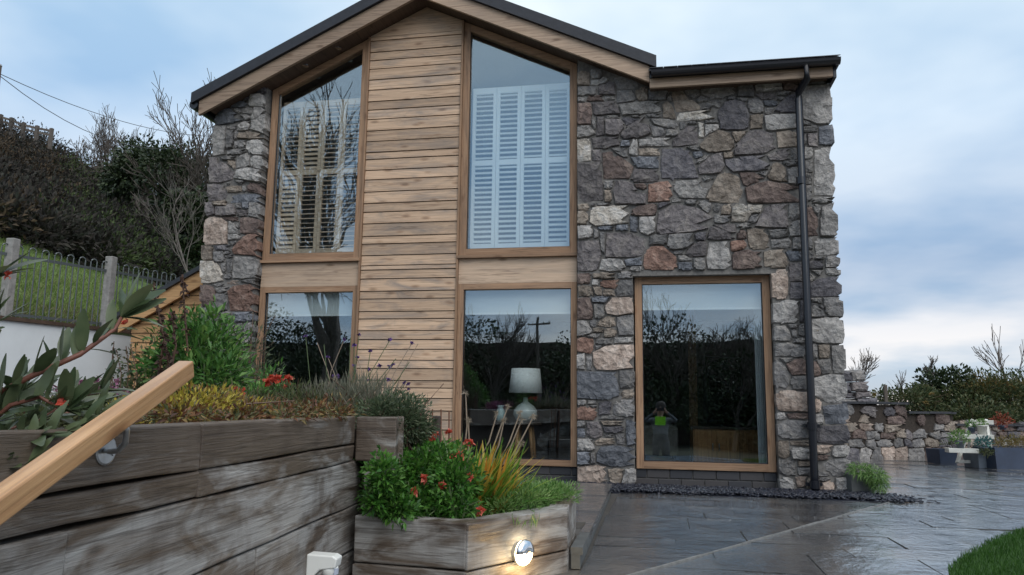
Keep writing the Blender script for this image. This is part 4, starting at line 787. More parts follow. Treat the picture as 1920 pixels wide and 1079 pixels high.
# timber lean-to against the left of the house
lt = empty('timber_lean_to', (-5.9, .6, .3), 'small orange timber boarded lean-to with a sloping bargeboard left of the stone pier', 'lean-to')
sl_ = (2.387-1.902)/(6.567-5.648); zt_ = lambda x: 2.387+(x+5.648)*sl_
part(lt, 'bargeboard', MB().prism_y([(-6.70, zt_(-6.70)-.215), (-5.15, zt_(-5.15)-.215), (-5.15, zt_(-5.15)-.02), (-6.70, zt_(-6.70)-.02)], .52, .56), 'lean_wood')
part(lt, 'roof', MB().prism_y([(-6.74, zt_(-6.74)-.018), (-5.15, zt_(-5.15)-.018), (-5.15, zt_(-5.15)+.04), (-6.74, zt_(-6.74)+.04)], .48, 3), 'coping_slate')
z = .2
while z < 2.4:
    h_ = .118; xl = max(-6.56, -5.648+(z+.06+.17-2.387)/sl_)
    if xl < -5.2: part(lt, 'board', MB().add([(xl, .585, z), (-5.15, .585, z), (-5.15, .60, z+h_-.006), (xl, .60, z+h_-.006), (xl, .63, z), (-5.15, .63, z), (-5.15, .63, z+h_-.006), (xl, .63, z+h_-.006)], [(0, 1, 2, 3), (7, 6, 5, 4), (1, 0, 4, 5), (2, 1, 5, 6), (3, 2, 6, 7), (0, 3, 7, 4)]), 'lean_wood')
    z += h_
part(lt, 'side_wall', MB().box(-6.55, -6.45, .631, 3, .0, 1.80), 'lean_wood')
part(lt, 'backing', MB().prism_y([(-6.5, 0), (-5.15, 0), (-5.15, zt_(-5.15)-.05), (-6.5, zt_(-6.5)-.05)], .632, .66), 'dark_timber')

# ------------------------------------------------------------------ sleeper planters
def sleeper(root, p, q, z0, z1, th=.1, side=1, name='sleeper', mat='sleeper'):
    # local x runs along the timber so the grain follows it
    p, q = np.array(p, float), np.array(q, float); l_ = np.linalg.norm(q-p); u = (q-p)/l_; j = lambda s=.004: rng.normal(0, s)
    m_ = MB(); n_ = max(2, int(l_/.25)); ys = (0, th*side) if side > 0 else (th*side, 0)
    xs_ = np.linspace(.002, l_-.002, n_+1); vs = []; fs = []
    for x in xs_:
        vs += [(x, ys[0]+j(.0025), j(.0025)+.003), (x, ys[1], .003), (x, ys[1], z1-z0-.002), (x, ys[0]+j(.0025), z1-z0-.003+j(.002))]
    for i in range(n_):
        for k_ in range(4): a_ = i*4+k_; b2 = i*4+(k_+1) % 4; fs.append((a_, a_+4, b2+4, b2))
    fs += [(0, 1, 2, 3), (4*n_+3, 4*n_+2, 4*n_+1, 4*n_)]
    m_.add(vs, fs); o = m_.build(name, mat, bevel=.006)
    o.location = (p[0]-root.location[0], p[1]-root.location[1], z0-root.location[2]); o.rotation_euler.z = math.atan2(u[1], u[0]); o.parent = root; return o
def soil_part(root, poly, z0, z1): return part(root, 'soil', MB().prism_z(poly, z0, z1), 'soil')
U0, U1, U2 = np.array([-1.0, -8.4]), np.array([-1.37, -4.64]), np.array([-1.185, -4.60])
up = empty('sleeper_planter', (-1.3, -4.84, -.85), 'tall raised bed of weathered brown and silver timber sleepers on the left', 'planter')
crs = [(.72, .594, (.0, .62, 1)), (.594, .52, (0, .62, 1)), (.52, .32, (0, .46, 1)), (.32, .12, (0, .7, 1)), (.12, -.08, (0, .4, 1)), (-.08, -.28, (0, .6, 1)), (-.28, -.48, (0, .5, 1)), (-.48, -.68, (0, .4, 1)), (-.68, -.85, (0, .6, 1))]
for z1, z0, cut in crs:
    e_ = U1 if z0 > .5 else U1+(U1-U0)/np.linalg.norm(U1-U0)*.16
    for a, b_ in zip(cut[:-1], cut[1:]): sleeper(up, U0+(e_-U0)*a, U0+(e_-U0)*b_, z0, z1, .1, 1)
for z1, z0 in ((.72, .52), (.52, .32), (.32, .12)): sleeper(up, U1+np.array([.002 if z0 > .5 else .05, 0]), U2, z0, z1, .1, 1)
sleeper(up, U2+np.array([-.0, .104]), (-2.3, -1.25), .52, .72, .1, 1)
for z1, z0 in ((.52, .32), (.32, .12), (.12, -.05)): sleeper(up, (-1.30, -4.46), (-2.4, -1.25), z0, z1, .1, 1)
soil_part(up, [(-1.11, -8.3), (-1.45, -4.56), (-1.30, -4.48), (-2.38, -1.27), (-5.1, -1.0), (-7.0, -1.2), (-7.3, -3), (-8.6, -8.3)], -.05, .66)
A_, B2, C2, D2 = np.array([-1.335, -4.695]), np.array([-.804, -4.77]), np.array([-.45, -4.16]), np.array([-.47, -3.58])
lo = empty('sleeper_planter', (-.8, -4.77, -.85), 'low bed of silvered timber sleepers with a cut corner and a lit lamp', 'planter')
for z1, z0 in ((.29, .09), (.09, -.11), (-.11, -.31), (-.31, -.51), (-.51, -.71), (-.71, -.85)):
    sleeper(lo, A_, B2, z0, z1, .1, 1); sleeper(lo, B2, C2, z0, z1, .1, 1); sleeper(lo, C2, D2, z0, z1, .1, 1)
    if z0 > -.2: sleeper(lo, D2+np.array([-.1, -.0]), (-1.62, -3.46), z0, z1, .1, 1)
soil_part(lo, [(-1.27, -4.59), (-.86, -4.66), (-.55, -4.12), (-.575, -3.60), (-1.5, -3.50), (-1.2, -4.5)], -.8, .235)

# handrail on a galvanised bracket
h0, h1 = D(350, 692, 1.85), D(0, 945, 1.16); hd = (h1-h0)/np.linalg.norm(h1-h0); hl = float(np.linalg.norm(h1-h0))+.55
hr = empty('handrail', tuple(map(float, h0)), 'new pale timber handrail sloping across the sleeper bed', 'handrail')
rl = MB().box(0, hl, -.0185, .0185, -.021, .021).build('rail', 'rail_wood', bevel=.004); rl.parent = hr
sx_ = Vector(hd); up_ = Vector((0, 0, 1)); sy_ = up_.cross(sx_).normalized(); sz_ = sx_.cross(sy_)
rl.rotation_euler = Matrix((sx_, sy_, sz_)).transposed().to_euler()
bc = onY(205, 838, 0); 
bk = D(199, 845, 1.66); und = h0+hd*(hl-.55)*.42+np.array([0, 0, -.03])
xw = float(U0[0]+(U1[0]-U0[0])*(bk[1]-U0[1])/(U1[1]-U0[1]))
pl = np.array([xw, bk[1], bk[2]])
br = part(hr, 'bracket', MB().tube([pl+[.004, 0, 0], D(206, 847, 1.60), D(222, 845, 1.57), D(235, 831, 1.55), D(238, 806, 1.53), D(232, 795, 1.52)], .006, 8), 'galv', smooth=True)
for nm, mb in (('bracket_plate', MB().lathe([(.032, 0), (.032, .005), (.028, .007)], (xw+.0015, bk[1], bk[2]), 20, (1, 0, 0))), ('screw', MB().lathe([(.005, 0), (.004, .004)], (xw+.008, bk[1]+.018, bk[2]-.008), 8, (1, 0, 0)))):
    o = mb.build(nm, 'galv', smooth=False); o.parent = br
# motion sensors
def sensor(c, nrm, label, s=1.0):
    c = np.array(c, float); nx = np.array([*nrm, 0.0]); nx /= np.linalg.norm(nx); t_ = np.array([-nx[1], nx[0], 0]); z_ = np.array([0, 0, 1.0])
    T_ = lambda a, b2, h: c+(nx*a+t_*b2+z_*h)*s
    e_ = empty('motion_sensor', c, label, 'sensor', 'white motion sensors')
    prof = [(0, -.058), (.020, -.046), (.052, -.012), (.112, -.004), (.118, .03), (.10, .040), (0, .044)]
    m_ = MB(); k_ = len(prof); m_.add([T_(a, -.034, h) for a, h in prof]+[T_(a, .034, h) for a, h in prof], [tuple(range(k_)), tuple(range(2*k_-1, k_-1, -1))]+[(i, (i+1) % k_+0, k_+(i+1) % k_, k_+i)[::-1] for i in range(k_)])
    part(e_, 'housing', m_, 'white_plastic', bevel=.005*s)
    ball = [(.001, -.048), (.018, -.044), (.028, -.032), (.031, -.016), (.030, -.002)]
    part(e_, 'sensor_head', MB().lathe([(r_*s, h*s) for r_, h in ball], T_(.082, 0, 0), 18), 'white_plastic', smooth=True)
    lens = [T_(.082+math.cos(a)*.0325, math.sin(a)*.0325, h) for h in (-.030, -.008) for a in np.linspace(-.75, .75, 8)]
    part(e_, 'lens', MB().add(lens+[q-nx*.004*s for q in lens], [(i, i+1, i+9, i+8) for i in range(7)]+[(i+16, i+24, i+25, i+17) for i in range(7)]), 'pir_lens')
ps = D(598, 1060, 2.9); xw2 = float(U0[0]+(U1[0]-U0[0])*(ps[1]-U0[1])/(U1[1]-U0[1]))
sensor((xw2+.001, ps[1], ps[2]), (1, .08), 'white motion sensor fixed low on the tall sleeper bed')
ps = D(1590, 838, 8.35); sensor((1.716, ps[1], ps[2]), (1, 0), 'white motion sensor on the far right corner of the house', 1.15)
# round lamp on the cut corner of the low bed
lc = D(988, 1038, 3.4); ed = (C2-B2)/np.linalg.norm(C2-B2); en = np.array([ed[1], -ed[0]]); tt = ((lc[:2]-B2)@ed); base = B2+ed*tt
lc3 = np.array([base[0], base[1], lc[2]]); ax = np.array([en[0], en[1], 0])
wl = empty('wall_light', lc3, 'round lit lamp with a silver eyelid on the low sleeper bed', 'lamp')
part(wl, 'lamp_body', MB().lathe([(.046, .001), (.046, .026), (.038, .028)], lc3, 28, ax), 'galv')
part(wl, 'diffuser', MB().lathe([(.050, .0285), (.055, .031), (.055, .038), (.047, .049), (.026, .057), (.005, .058)], lc3, 28, ax), 'lamp_glow', smooth=True)
hood = MB(); rgs = [(.057, .038), (.056, .045), (.050, .054), (.028, .0625), (.005, .0635)]; s_ax = np.cross(ax, (0, 0, 1)); kk = 15; hv = []
for r_, h in rgs:
    for i in range(kk): a = math.pi*i/(kk-1); hv.append(lc3+ax*h+s_ax*math.cos(a)*r_+np.array([0, 0, 1])*math.sin(a)*r_)
hood.add(hv, [(i*kk+j, i*kk+j+1, (i+1)*kk+j+1, (i+1)*kk+j) for i in range(len(rgs)-1) for j in range(kk-1)])
ho = part(wl, 'eyelid', hood, 'chrome', smooth=True); md = ho.modifiers.new('thick', 'SOLIDIFY'); md.thickness = .002
ld = bpy.data.lights.new('bulb', 'POINT'); ld.energy = 2.6; ld.color = (1, .66, .28); ld.shadow_soft_size = .02
o = bpy.data.objects.new('bulb', ld); col.objects.link(o); o.location = tuple(lc3+ax*.085+np.array([0, 0, -.04])); kid(o, wl)

# ------------------------------------------------------------------ plants
def PD(px, py, d): return np.array(D(px, py, d))
def mound(name, label, cat, pieces, mat, size, wid, root_z, group=None, up=.5, droop=.15, stems='stem_brown', nstem=10, extra=None, drop=True):
    # a plant made of leaf blobs; pieces: (px, py, depth, rx, ry, rz in metres, leaves)
    c0 = PD(*pieces[0][:3]); e_ = empty(name, (c0[0], c0[1], root_z), label, cat, group)
    Ps, Ts = [], []
    for px, py, d, rx, ry, rz, n in pieces:
        P, T = blob(n, PD(px, py, d), (rx, ry, rz), shell=.75, up=up); Ps.append(P); Ts.append(T)
    P = np.concatenate(Ps); T = np.concatenate(Ts); k = P[:, 2] > root_z-.01; P, T = P[k], T[k]
    leaves_obj('foliage', P, T, size*rng.uniform(.6, 1.25, len(P)), wid*rng.uniform(.7, 1.2, len(P)), mat, root=e_, droop=droop)
    if nstem:
        m_ = MB()
        for px, py, d, rx, ry, rz, n in pieces:
            c = PD(px, py, d)
            if d < 3.41 and name == 'flowering_bush': continue
            for i in range(nstem):
                u = rng.normal(size=3)*np.array([rx, ry, rz])*.42; m_.tube([(c[0]+u[0]*.4, c[1]+u[1]*.4, root_z-.02), tuple(c+u*.7+[0, 0, -rz*.2]), tuple(c+u*1.5)], [.006, .004, .002], 4, cap=False)
        tag(part(e_, 'stems', m_, stems), kind='stuff')
    if extra: extra(e_)
    return e_
def flowers(e_, pts, mat, r_=.02, n=14, name='flower'):
    for c in pts:
        c = np.array(c); T = unit(n)+np.array([0, -.3, .5]); V, Fc = leaf_arrays(np.repeat(c[None], n, 0), T, r_*rng.uniform(.7, 1.2, n), r_*.75, .1); kid(link(name, np_mesh(name, V, Fc), mat), e_)

# near laurel branch, leaf by leaf
def leaf_mesh(l_, w, seed):
    r2 = random.Random(seed); m_ = MB(); n_ = 7; vs = []; cur = r2.uniform(-.1, .25); tw = r2.uniform(-.25, .25)
    for i in range(n_):
        t = i/(n_-1); ww = w*.5*(math.sin(math.pi*min(1, t*.93+.04))**.75); z = -cur*l_*t*t
        for s_ in (-1, 0, 1): vs.append((t*l_, s_*ww*math.cos(tw*t), z+abs(s_)*ww*.22+s_*ww*math.sin(tw*t)))
    fs = [(i*3+j, (i+1)*3+j, (i+1)*3+j+1, i*3+j+1) for i in range(n_-1) for j in (0, 1)]
    m_.add(vs, fs); me = bpy.data.meshes.new('leaf'); me.from_pydata(m_.v, [], m_.f); me.polygons.foreach_set('use_smooth', [True]*len(me.polygons)); me.materials.append(MATS['laurel_leaf']); return me
LM = [leaf_mesh(.088+.010*i, .028+.003*i, i) for i in range(4)]
lb = empty('laurel_shrub', tuple(PD(-60, 860, 1.7)), 'dark green laurel branches with large leaves at the left edge', 'shrub')
def put_leaf(p, t_, sc=1.0):
    x = Vector(t_).normalized(); r_ = Vector(rng.normal(size=3)); up_ = (Vector((0, -.35, 1))+r_*.35); y_ = up_.cross(x).normalized(); z_ = x.cross(y_)
    o = bpy.data.objects.new('leaf', LM[int(rng.integers(4))]); col.objects.link(o)
    o.matrix_world = Matrix.Translation(Vector(p))@Matrix((x, y_, z_)).transposed().to_4x4()@Matrix.Scale(sc, 4)
    mw = o.matrix_world.copy(); o.parent = lb; o.matrix_parent_inverse = Matrix.Translation(lb.location).inverted(); o.matrix_basis = mw
    return o
def branch(pxs, rad, leaf_from=.2, nl=14, sc=1.0, tipn=8, spread=1.0):
    pts = [PD(*q) for q in pxs]; m_ = MB(); m_.tube(pts, np.linspace(rad, rad*.5, len(pts)), 8); part(lb, 'branch', m_, 'stem_red', smooth=True)
    seg = np.array(pts); L_ = np.concatenate([[0], np.cumsum(np.linalg.norm(np.diff(seg, axis=0), axis=1))])
    at_ = lambda t: np.array([np.interp(t*L_[-1], L_, seg[:, i]) for i in range(3)])
    ax = (seg[-1]-seg[0])/np.linalg.norm(seg[-1]-seg[0])
    for i in range(nl):
        t = leaf_from+(1-leaf_from)*(i+rng.random())/nl*.93; side = unit(1)[0]*spread; side -= ax*(side@ax); put_leaf(at_(t), ax*.55+side*.9+np.array([0, 0, .35]), sc*rng.uniform(.65, 1.0))
    for i in range(tipn): side = unit(1)[0]; put_leaf(seg[-1], ax*.9+side*.8+np.array([0, 0, .25]), sc*rng.uniform(.85, 1.2))
branch([(-60, 770, 1.6), (60, 705, 1.62), (150, 665, 1.66), (215, 618, 1.72), (228, 596, 1.74)], .0075, .1, 22, .85, 11)
branch([(-60, 830, 1.6), (20, 760, 1.6), (75, 745, 1.6), (120, 770, 1.62)], .006, .1, 26, .85, 10)
branch([(-60, 850, 1.6), (20, 810, 1.55), (60, 820, 1.5)], .006, .1, 14, .75, 5)
branch([(-60, 830, 1.75), (10, 770, 1.75), (35, 740, 1.7)], .006, .1, 20, .8, 8)
branch([(-80, 620, 1.5), (-50, 560, 1.5), (-25, 530, 1.52)], .005, .2, 10, .95, 7)
branch([(-70, 700, 1.5), (-30, 640, 1.5), (-12, 610, 1.5)], .005, .2, 6, .7, 4)
branch([(-60, 840, 1.8), (60, 790, 1.85), (150, 770, 1.9)], .006, .1, 20, .8, 6)
branch([(-60, 900, 1.5), (40, 850, 1.5), (110, 815, 1.55), (175, 800, 1.6)], .006, .1, 30, .8, 6)
branch([(-60, 880, 1.7), (30, 820, 1.7), (140, 745, 1.75), (190, 735, 1.8)], .006, .1, 34, .75, 6)
branch([(-60, 920, 1.4), (0, 880, 1.42), (40, 890, 1.42)], .005, .1, 16, .8, 6)
flowers(lb, [PD(14, 517, 1.5), PD(240, 605, 1.74), PD(115, 755, 1.6)], 'lf_red', .014, 9, 'bud')

SZ = .66
def patch(px0, px1, py0, py1, d0, d1, n, r_, wob=8):     # several overlapping blobs along a run of pixels
    out = []
    for i in range(n):
        t = (i+.5)/n; out.append((px0+(px1-px0)*t+rng.normal(0, 3), py0+(py1-py0)*t+rng.normal(0, wob), d0+(d1-d0)*t+rng.normal(0, .12))+r_)
    return out
mound('heather', 'low olive green heather along the left end of the tall bed', 'heather', patch(10, 250, 785, 768, 2.5, 3.2, 9, (.15, .2, .075, 420)), 'lf_olive', .032, .008, SZ, 'heathers in the tall bed', up=.9)
mound('heather', 'pink and purple flowering heather in front of the white wall', 'heather', patch(140, 262, 752, 752, 3.6, 4.0, 6, (.12, .2, .06, 380)), 'lf_pink', .034, .010, SZ, 'heathers in the tall bed', up=.9,
      extra=lambda e_: flowers(e_, [PD(rng.uniform(135, 240), rng.uniform(712, 758), 3.5) for i in range(26)], 'lf_pink', .022, 10))
mound('heather', 'bright yellow heather beyond the end of the handrail', 'heather', patch(272, 462, 772, 770, 2.75, 3.5, 8, (.13, .2, .055, 560)), 'lf_yellow', .036, .009, SZ, 'heathers in the tall bed', up=1.0)
mound('heather', 'bronze and orange heather right of the yellow one', 'heather', patch(455, 640, 776, 770, 3.3, 3.9, 8, (.14, .2, .060, 420)), 'lf_bronze', .036, .009, SZ, 'heathers in the tall bed', up=.9)
mound('green_heather', 'mixed dull green heather tips among the bronze ones', 'heather', patch(400, 640, 765, 758, 3.6, 4.2, 7, (.12, .2, .06, 260), 7), 'lf_olive', .05, .008, SZ, up=1.3)
mound('bronze_leaf_litter', 'russet trailing foliage along the rim of the tall bed', 'foliage', patch(270, 640, 790, 780, 2.25, 3.35, 9, (.10, .06, .028, 130)), 'lf_bronze', .034, .010, SZ, up=.3, nstem=0)
mound('red_flowering_plant', 'clump of small coral red flowers below the left ground floor window', 'flowers', [(505, 735, 4.2, .12, .12, .13, 260), (475, 752, 4.0, .08, .1, .08, 160)], 'lf_bush', .05, .012, SZ, up=1.0,
      extra=lambda e_: flowers(e_, [PD(rng.uniform(488, 545), rng.uniform(708, 726), 4.1) for i in range(15)]+[PD(rng.uniform(438, 462), rng.uniform(728, 745), 3.9) for i in range(6)], 'lf_red', .026, 12))
mound('leafy_shrub', 'tall bright green leafy shrub in front of the stone pier', 'shrub', [(355, 665, 5.0, .18, .25, .19, 520), (408, 655, 5.1, .16, .25, .20, 440), (395, 708, 4.9, .23, .25, .17, 560), (318, 690, 5.0, .13, .2, .16, 280), (335, 625, 5.1, .10, .15, .13, 190), (402, 605, 5.2, .07, .12, .12, 110), (432, 695, 5.0, .09, .15, .15, 180), (368, 605, 5.2, .06, .1, .09, 80)], 'lf_bush', .085, .021, SZ, up=.55, nstem=8, stems='stem_green')
mound('grey_shrub', 'airy grey green shrub at the foot of the left window post', 'shrub', [(470, 660, 5.4, .13, .2, .2, 300), (452, 720, 5.2, .2, .2, .15, 340), (500, 700, 5.3, .10, .15, .14, 160)], 'lf_mound', .05, .008, SZ, up=.9)
mound('dark_shrub', 'dark green shrub hiding the foot of the timber lean-to', 'shrub', [(275, 690, 5.2, .16, .2, .18, 340), (262, 735, 4.8, .22, .25, .12, 380), (300, 735, 4.9, .2, .2, .12, 260)], 'lf_hedge', .05, .016, SZ, up=.5)
# dead brown flower spikes
sp = empty('dead_flower_spike', tuple(PD(318, 720, 4.7)), 'dead dark brown flower spikes standing in front of the lean-to', 'dead flowers')
for i_, pl_ in enumerate(([(322, 725, 4.7), (312, 660, 4.7), (300, 600, 4.7), (288, 535, 4.7)], [(352, 660, 4.8), (346, 580, 4.8), (342, 515, 4.8)], [(285, 740, 4.7), (300, 690, 4.7), (306, 640, 4.7)], [(315, 720, 4.6), (330, 650, 4.6), (322, 590, 4.6)])):
    pts = [PD(*q) for q in pl_]; part(sp, 'stem', MB().tube(pts, .006, 5), 'stem_brown'); seg = np.array(pts); n = 110 if i_ == 0 else 50
    t = rng.uniform(.15, 1, n); Pp = np.array([[np.interp(a, np.linspace(0, 1, len(seg)), seg[:, k]) for k in range(3)] for a in t])
    leaves_obj('seed_heads', Pp, unit(n)+[0, 0, .2], .045*rng.uniform(.5, 1.1, n), .022, 'lf_brown', root=sp)
# small dark vine by the white wall
vn = empty('dark_vine', tuple(PD(225, 760, 4.4)), 'thin dark leaved stems against the white wall', 'vine')
for a in range(5):
    x0 = 205+a*9; pts = [PD(x0, 770, 4.4), PD(x0+rng.normal(0, 6), 700, 4.4), PD(x0+rng.normal(4, 10), 625+rng.random()*50, 4.4)]; part(vn, 'stem', MB().tube(pts, .003, 4), 'stem_brown'); seg = np.array(pts)
    t = rng.uniform(.1, 1, 12); Pp = np.array([[np.interp(b_, [0, .5, 1], seg[:, k]) for k in range(3)] for b_ in t]); leaves_obj('foliage', Pp, unit(12), .035, .018, 'lf_ivy', root=vn)
# lavender and verbena
mound('lavender', 'grey faded lavender along the tall bed below the cladding', 'lavender', patch(590, 715, 752, 760, 4.2, 3.9, 6, (.15, .22, .09, 340)), 'lf_grey', .075, .005, SZ, up=1.6, droop=.0)
mound('clipped_mound', 'rounded dark grey green shrub spilling over the end of the tall bed', 'shrub', [(755, 790, 3.75, .135, .17, .125, 3600), (715, 778, 3.7, .11, .16, .09, 1800), (778, 815, 3.8, .075, .12, .10, 1300)], 'lf_mound', .030, .008, .42, up=.5, nstem=14)
vb = empty('verbena', tuple(PD(680, 745, 4.2)), 'thin verbena stems with small purple heads in front of the cladding', 'flowers')
for i in range(34):
    x0 = rng.uniform(585, 735); x1 = x0+rng.normal(10, 26); y1 = rng.uniform(625, 740); d = 4.1+rng.random()*.4
    pts = [PD(x0, 760, d), PD((x0+x1)/2+rng.normal(0, 5), (755+y1)/2, d), PD(x1, y1, d)]; part(vb, 'stem', MB().tube(pts, .0022, 4), 'stem_straw' if i % 2 else 'stem_green')
    if i % 3 != 1: flowers(vb, [pts[-1]], 'lf_purple', .016, 12, 'flower_head')
# ---- low bed
DP = .235
def deep_extra(e_):
    pts = [PD(*q) for q in ((758, 845, 3.75), (776, 922, 3.42), (850, 858, 3.6), (864, 862, 3.55), (862, 855, 3.6), (796, 898, 3.45), (830, 912, 3.45), (880, 895, 3.5), (728, 868, 3.6), (900, 958, 3.4), (882, 832, 3.8))]
    flowers(e_, pts, 'lf_red', .028, 16)
mound('flowering_bush', 'dense deep green bush with scattered red flowers in the low bed', 'bush', [(740, 905, 3.62, .15, .2, .14, 1500), (800, 890, 3.66, .17, .2, .15, 1700), (855, 905, 3.55, .13, .2, .13, 1200), (775, 945, 3.45, .2, .08, .07, 900), (850, 950, 3.42, .12, .07, .06, 500), (830, 860, 3.75, .13, .15, .09, 600), (725, 930, 3.40, .1, .08, .09, 600), (715, 890, 3.32, .07, .06, .09, 500), (705, 940, 3.30, .05, .05, .06, 250), (745, 955, 3.32, .10, .05, .05, 350)], 'lf_deep', .036, .015, DP, up=.35, nstem=14, stems='stem_green', extra=deep_extra)
# salmon flower heads on stalks at the back
sf_ = empty('salmon_flowers', tuple(PD(825, 850, 4.0)), 'salmon and red flower heads on thin stalks above the green bush', 'flowers')
for x, y, r_ in ((806, 812, .022), (816, 815, .022), (842, 812, .026), (812, 832, .045), (803, 813, .02), (876, 832, .03)):
    b_ = PD(x+rng.normal(0, 3), 870, 3.9); t_ = PD(x, y, 3.9); part(sf_, 'stalk', MB().tube([b_, (b_+t_)/2+rng.normal(0, .004, 3), t_], .003, 5), 'stem_red'); flowers(sf_, [t_], 'lf_red', r_, 16, 'flower_head')
# strap leaves
def straps(name, label, c, n, l0, l1, w, mat, lean, cat):
    e_ = empty(name, tuple(c), label, cat); vs, fs = [], []
    for i in range(n):
        a = rng.uniform(0, 6.28); tilt = abs(rng.normal(.35, .3)); di = np.array([math.cos(a)*math.sin(tilt), math.sin(a)*math.sin(tilt), math.cos(tilt)])+np.array(lean); di /= np.linalg.norm(di)
        l_ = rng.uniform(l0, l1); si = np.cross(di, (0, 0, 1)); si = si/(np.linalg.norm(si)+1e-6); p = np.array(c)+np.array([rng.normal(0, .05), rng.normal(0, .05), 0]); v = di.copy(); o = len(vs); K = 6
        for k in range(K+1):
            ww = w*(1-(k/K)**2.2)*.5+.0006; vs += [tuple(p-si*ww), tuple(p+np.cross(si, v)*ww*.35), tuple(p+si*ww)]; p = p+v*l_/K; v = v+np.array([0, 0, -.5*l_/K*rng.uniform(.4, 2.2)*2.0]); v /= np.linalg.norm(v)
        for k in range(K):
            for j in (0, 1): a0 = o+k*3+j; fs.append((a0, a0+1, a0+4, a0+3))
    m_ = MB(); m_.add(vs, fs); part(e_, 'strap_leaves', m_, mat); return e_
straps('strap_leaf_plant', 'spiky clump of green, yellow and orange strap leaves in the low bed', PD(900, 915, 3.75)*[1, 1, 0]+[0, 0, DP], 240, .20, .42, .026, 'lf_strap', (.34, -.06, .20), 'plant')
straps('strap_leaf_plant', 'smaller tuft of yellowing strap leaves against the middle window', PD(872, 880, 4.3)*[1, 1, 0]+[0, 0, DP], 50, .24, .38, .020, 'lf_strap', (.0, 0, .7), 'plant')
sh_ = empty('seed_head_stalks', tuple(PD(930, 880, 3.9)), 'dry starry seed heads on long stalks before the middle window', 'seed heads')
for (x0, y0), (x1, y1) in (((905, 890), (952, 764)), ((915, 880), (945, 790)), ((930, 880), (975, 775)), ((945, 880), (1000, 782)), ((930, 895), (978, 788)), ((869, 860), (873, 738)), ((876, 860), (878, 790)), ((935, 895), (978, 832)), ((890, 880), (932, 776))):
    pts = [PD(x0, y0, 3.9), PD((x0+x1)/2+rng.normal(2, 3), (y0+y1)/2, 3.9), PD(x1, y1, 3.9)]; part(sh_, 'stalk', MB().tube(pts, [.005, .004, .003], 6), 'stem_straw')
    n = 34; T = unit(n)+[0, 0, .3]; leaves_obj('seed_head', np.repeat(pts[-1][None], n, 0), T, .028*rng.uniform(.7, 1.2, n), .003, 'lf_seed', root=sh_)
mound('feathery_groundcover', 'light green feathery groundcover at the right end of the low bed', 'groundcover', patch(935, 1062, 948, 922, 3.62, 4.2, 7, (.10, .14, .055, 900), 3)+[(1015, 925, 4.15, .12, .14, .055, 900), (970, 922, 4.1, .12, .15, .06, 800)], 'lf_lime', .036, .005, DP-.02, up=.9, nstem=4, stems='stem_green')
n = 900; Pp = np.column_stack([rng.uniform(-1.2, -.55, n), rng.uniform(-4.55, -3.6, n), np.full(n, DP)]); tag(leaves_obj('weedy_grass', Pp, unit(n)*.5+[0, 0, 1], rng.uniform(.04, .09, n), .005, 'lf_lime'), 'thin green grass between the plants of the low bed', 'grass', kind='stuff')
# garden stakes and dark post before the cladding
for i, x in enumerate((812, 828, 843)):
    b_, t_ = PD(x, 850, 5.2), PD(x-1, (768, 768, 770)[i], 5.2); b_[2] = .2
    s_ = tag(MB().tube([b_, t_], .005, 6).build('garden_stake', 'rust'), ('leftmost', 'middle', 'rightmost')[i]+' of three rusty stakes standing before the cladding', 'stake', 'rusty garden stakes')
b_, t_ = PD(818, 830, 5.0), PD(818, 780, 5.0)
tag(MB().box(b_[0]-.022, b_[0]+.022, b_[1]-.022, b_[1]+.022, .1, t_[2]).build('wooden_peg', 'dark_timber', bevel=.006), 'short dark wooden peg in front of the rusty stakes', 'peg')

# ------------------------------------------------------------------ right hand garden
d_ = np.array([1.37, .82]); d_ /= np.linalg.norm(d_); G0 = np.array([1.74, 4.65]); gn = np.array([d_[1], -d_[0]])
gw = empty('garden_wall', (3.0, 5.4, 0), 'low rubble garden wall with square pockets and slate coping', 'wall')
def top_at(u): return .88 if u < 2.70 else (.73 if u < 3.75 else .53)
pols = []; Uend = 7.2; u = 0
holes = [(1.59, .60, 1.74, .82), (2.07, .58, 2.20, .82), (2.76, .44, 2.90, .68), (3.12, .42, 3.28, .68)]
rows = [0, .17, .31, .43, .55, .69, .80, .95, 1.10, 1.27, 1.42]
for r0, r1 in zip(rows[:-1], rows[1:]):
    u = rng.uniform(-.1, 0)
    while u < Uend:
        w = rng.uniform(.16, .40); um = u+w/2
        if r1 <= top_at(um)+.05 and not any(h_[0]-.03 < um < h_[2]+.03 and h_[1] < (r0+r1)/2 < h_[3] for h_ in holes):
            j = lambda: rng.normal(0, .022)
            pols.append(np.array([(u+.012+j(), r0+.01+j()), (u+w/2, r0+.008+j()), (u+w-.012+j(), r0+.01+j()), (u+w-.012+j(), r1-.01+j()), (u+w/2, r1-.008+j()), (u+.012+j(), r1-.01+j())]))
        u += w
hb = [np.array([(h_[0], h_[1]), (h_[2], h_[1]), (h_[2], h_[3]), (h_[0], h_[3])]) for h_ in holes]
def to_world(me):
    for v in me.vertices: a, y_, z_ = v.co; q = G0+d_*a+gn*(-y_); v.co = (q[0], q[1], z_)
def lim2(p): p = p.copy(); p[:, 1] = np.clip(p[:, 1], -.02, 1.44); return p
for c, pts in grow(pols, hb, gap=.005, maxgrow=.06, limits=lim2):
    me, ar = stone_mesh('stone', c, pts, -.03, .08, .008); to_world(me); kid(link('stone', me, 'st_'+str(rng.choice(list('ggbttkpdbl')))), gw)
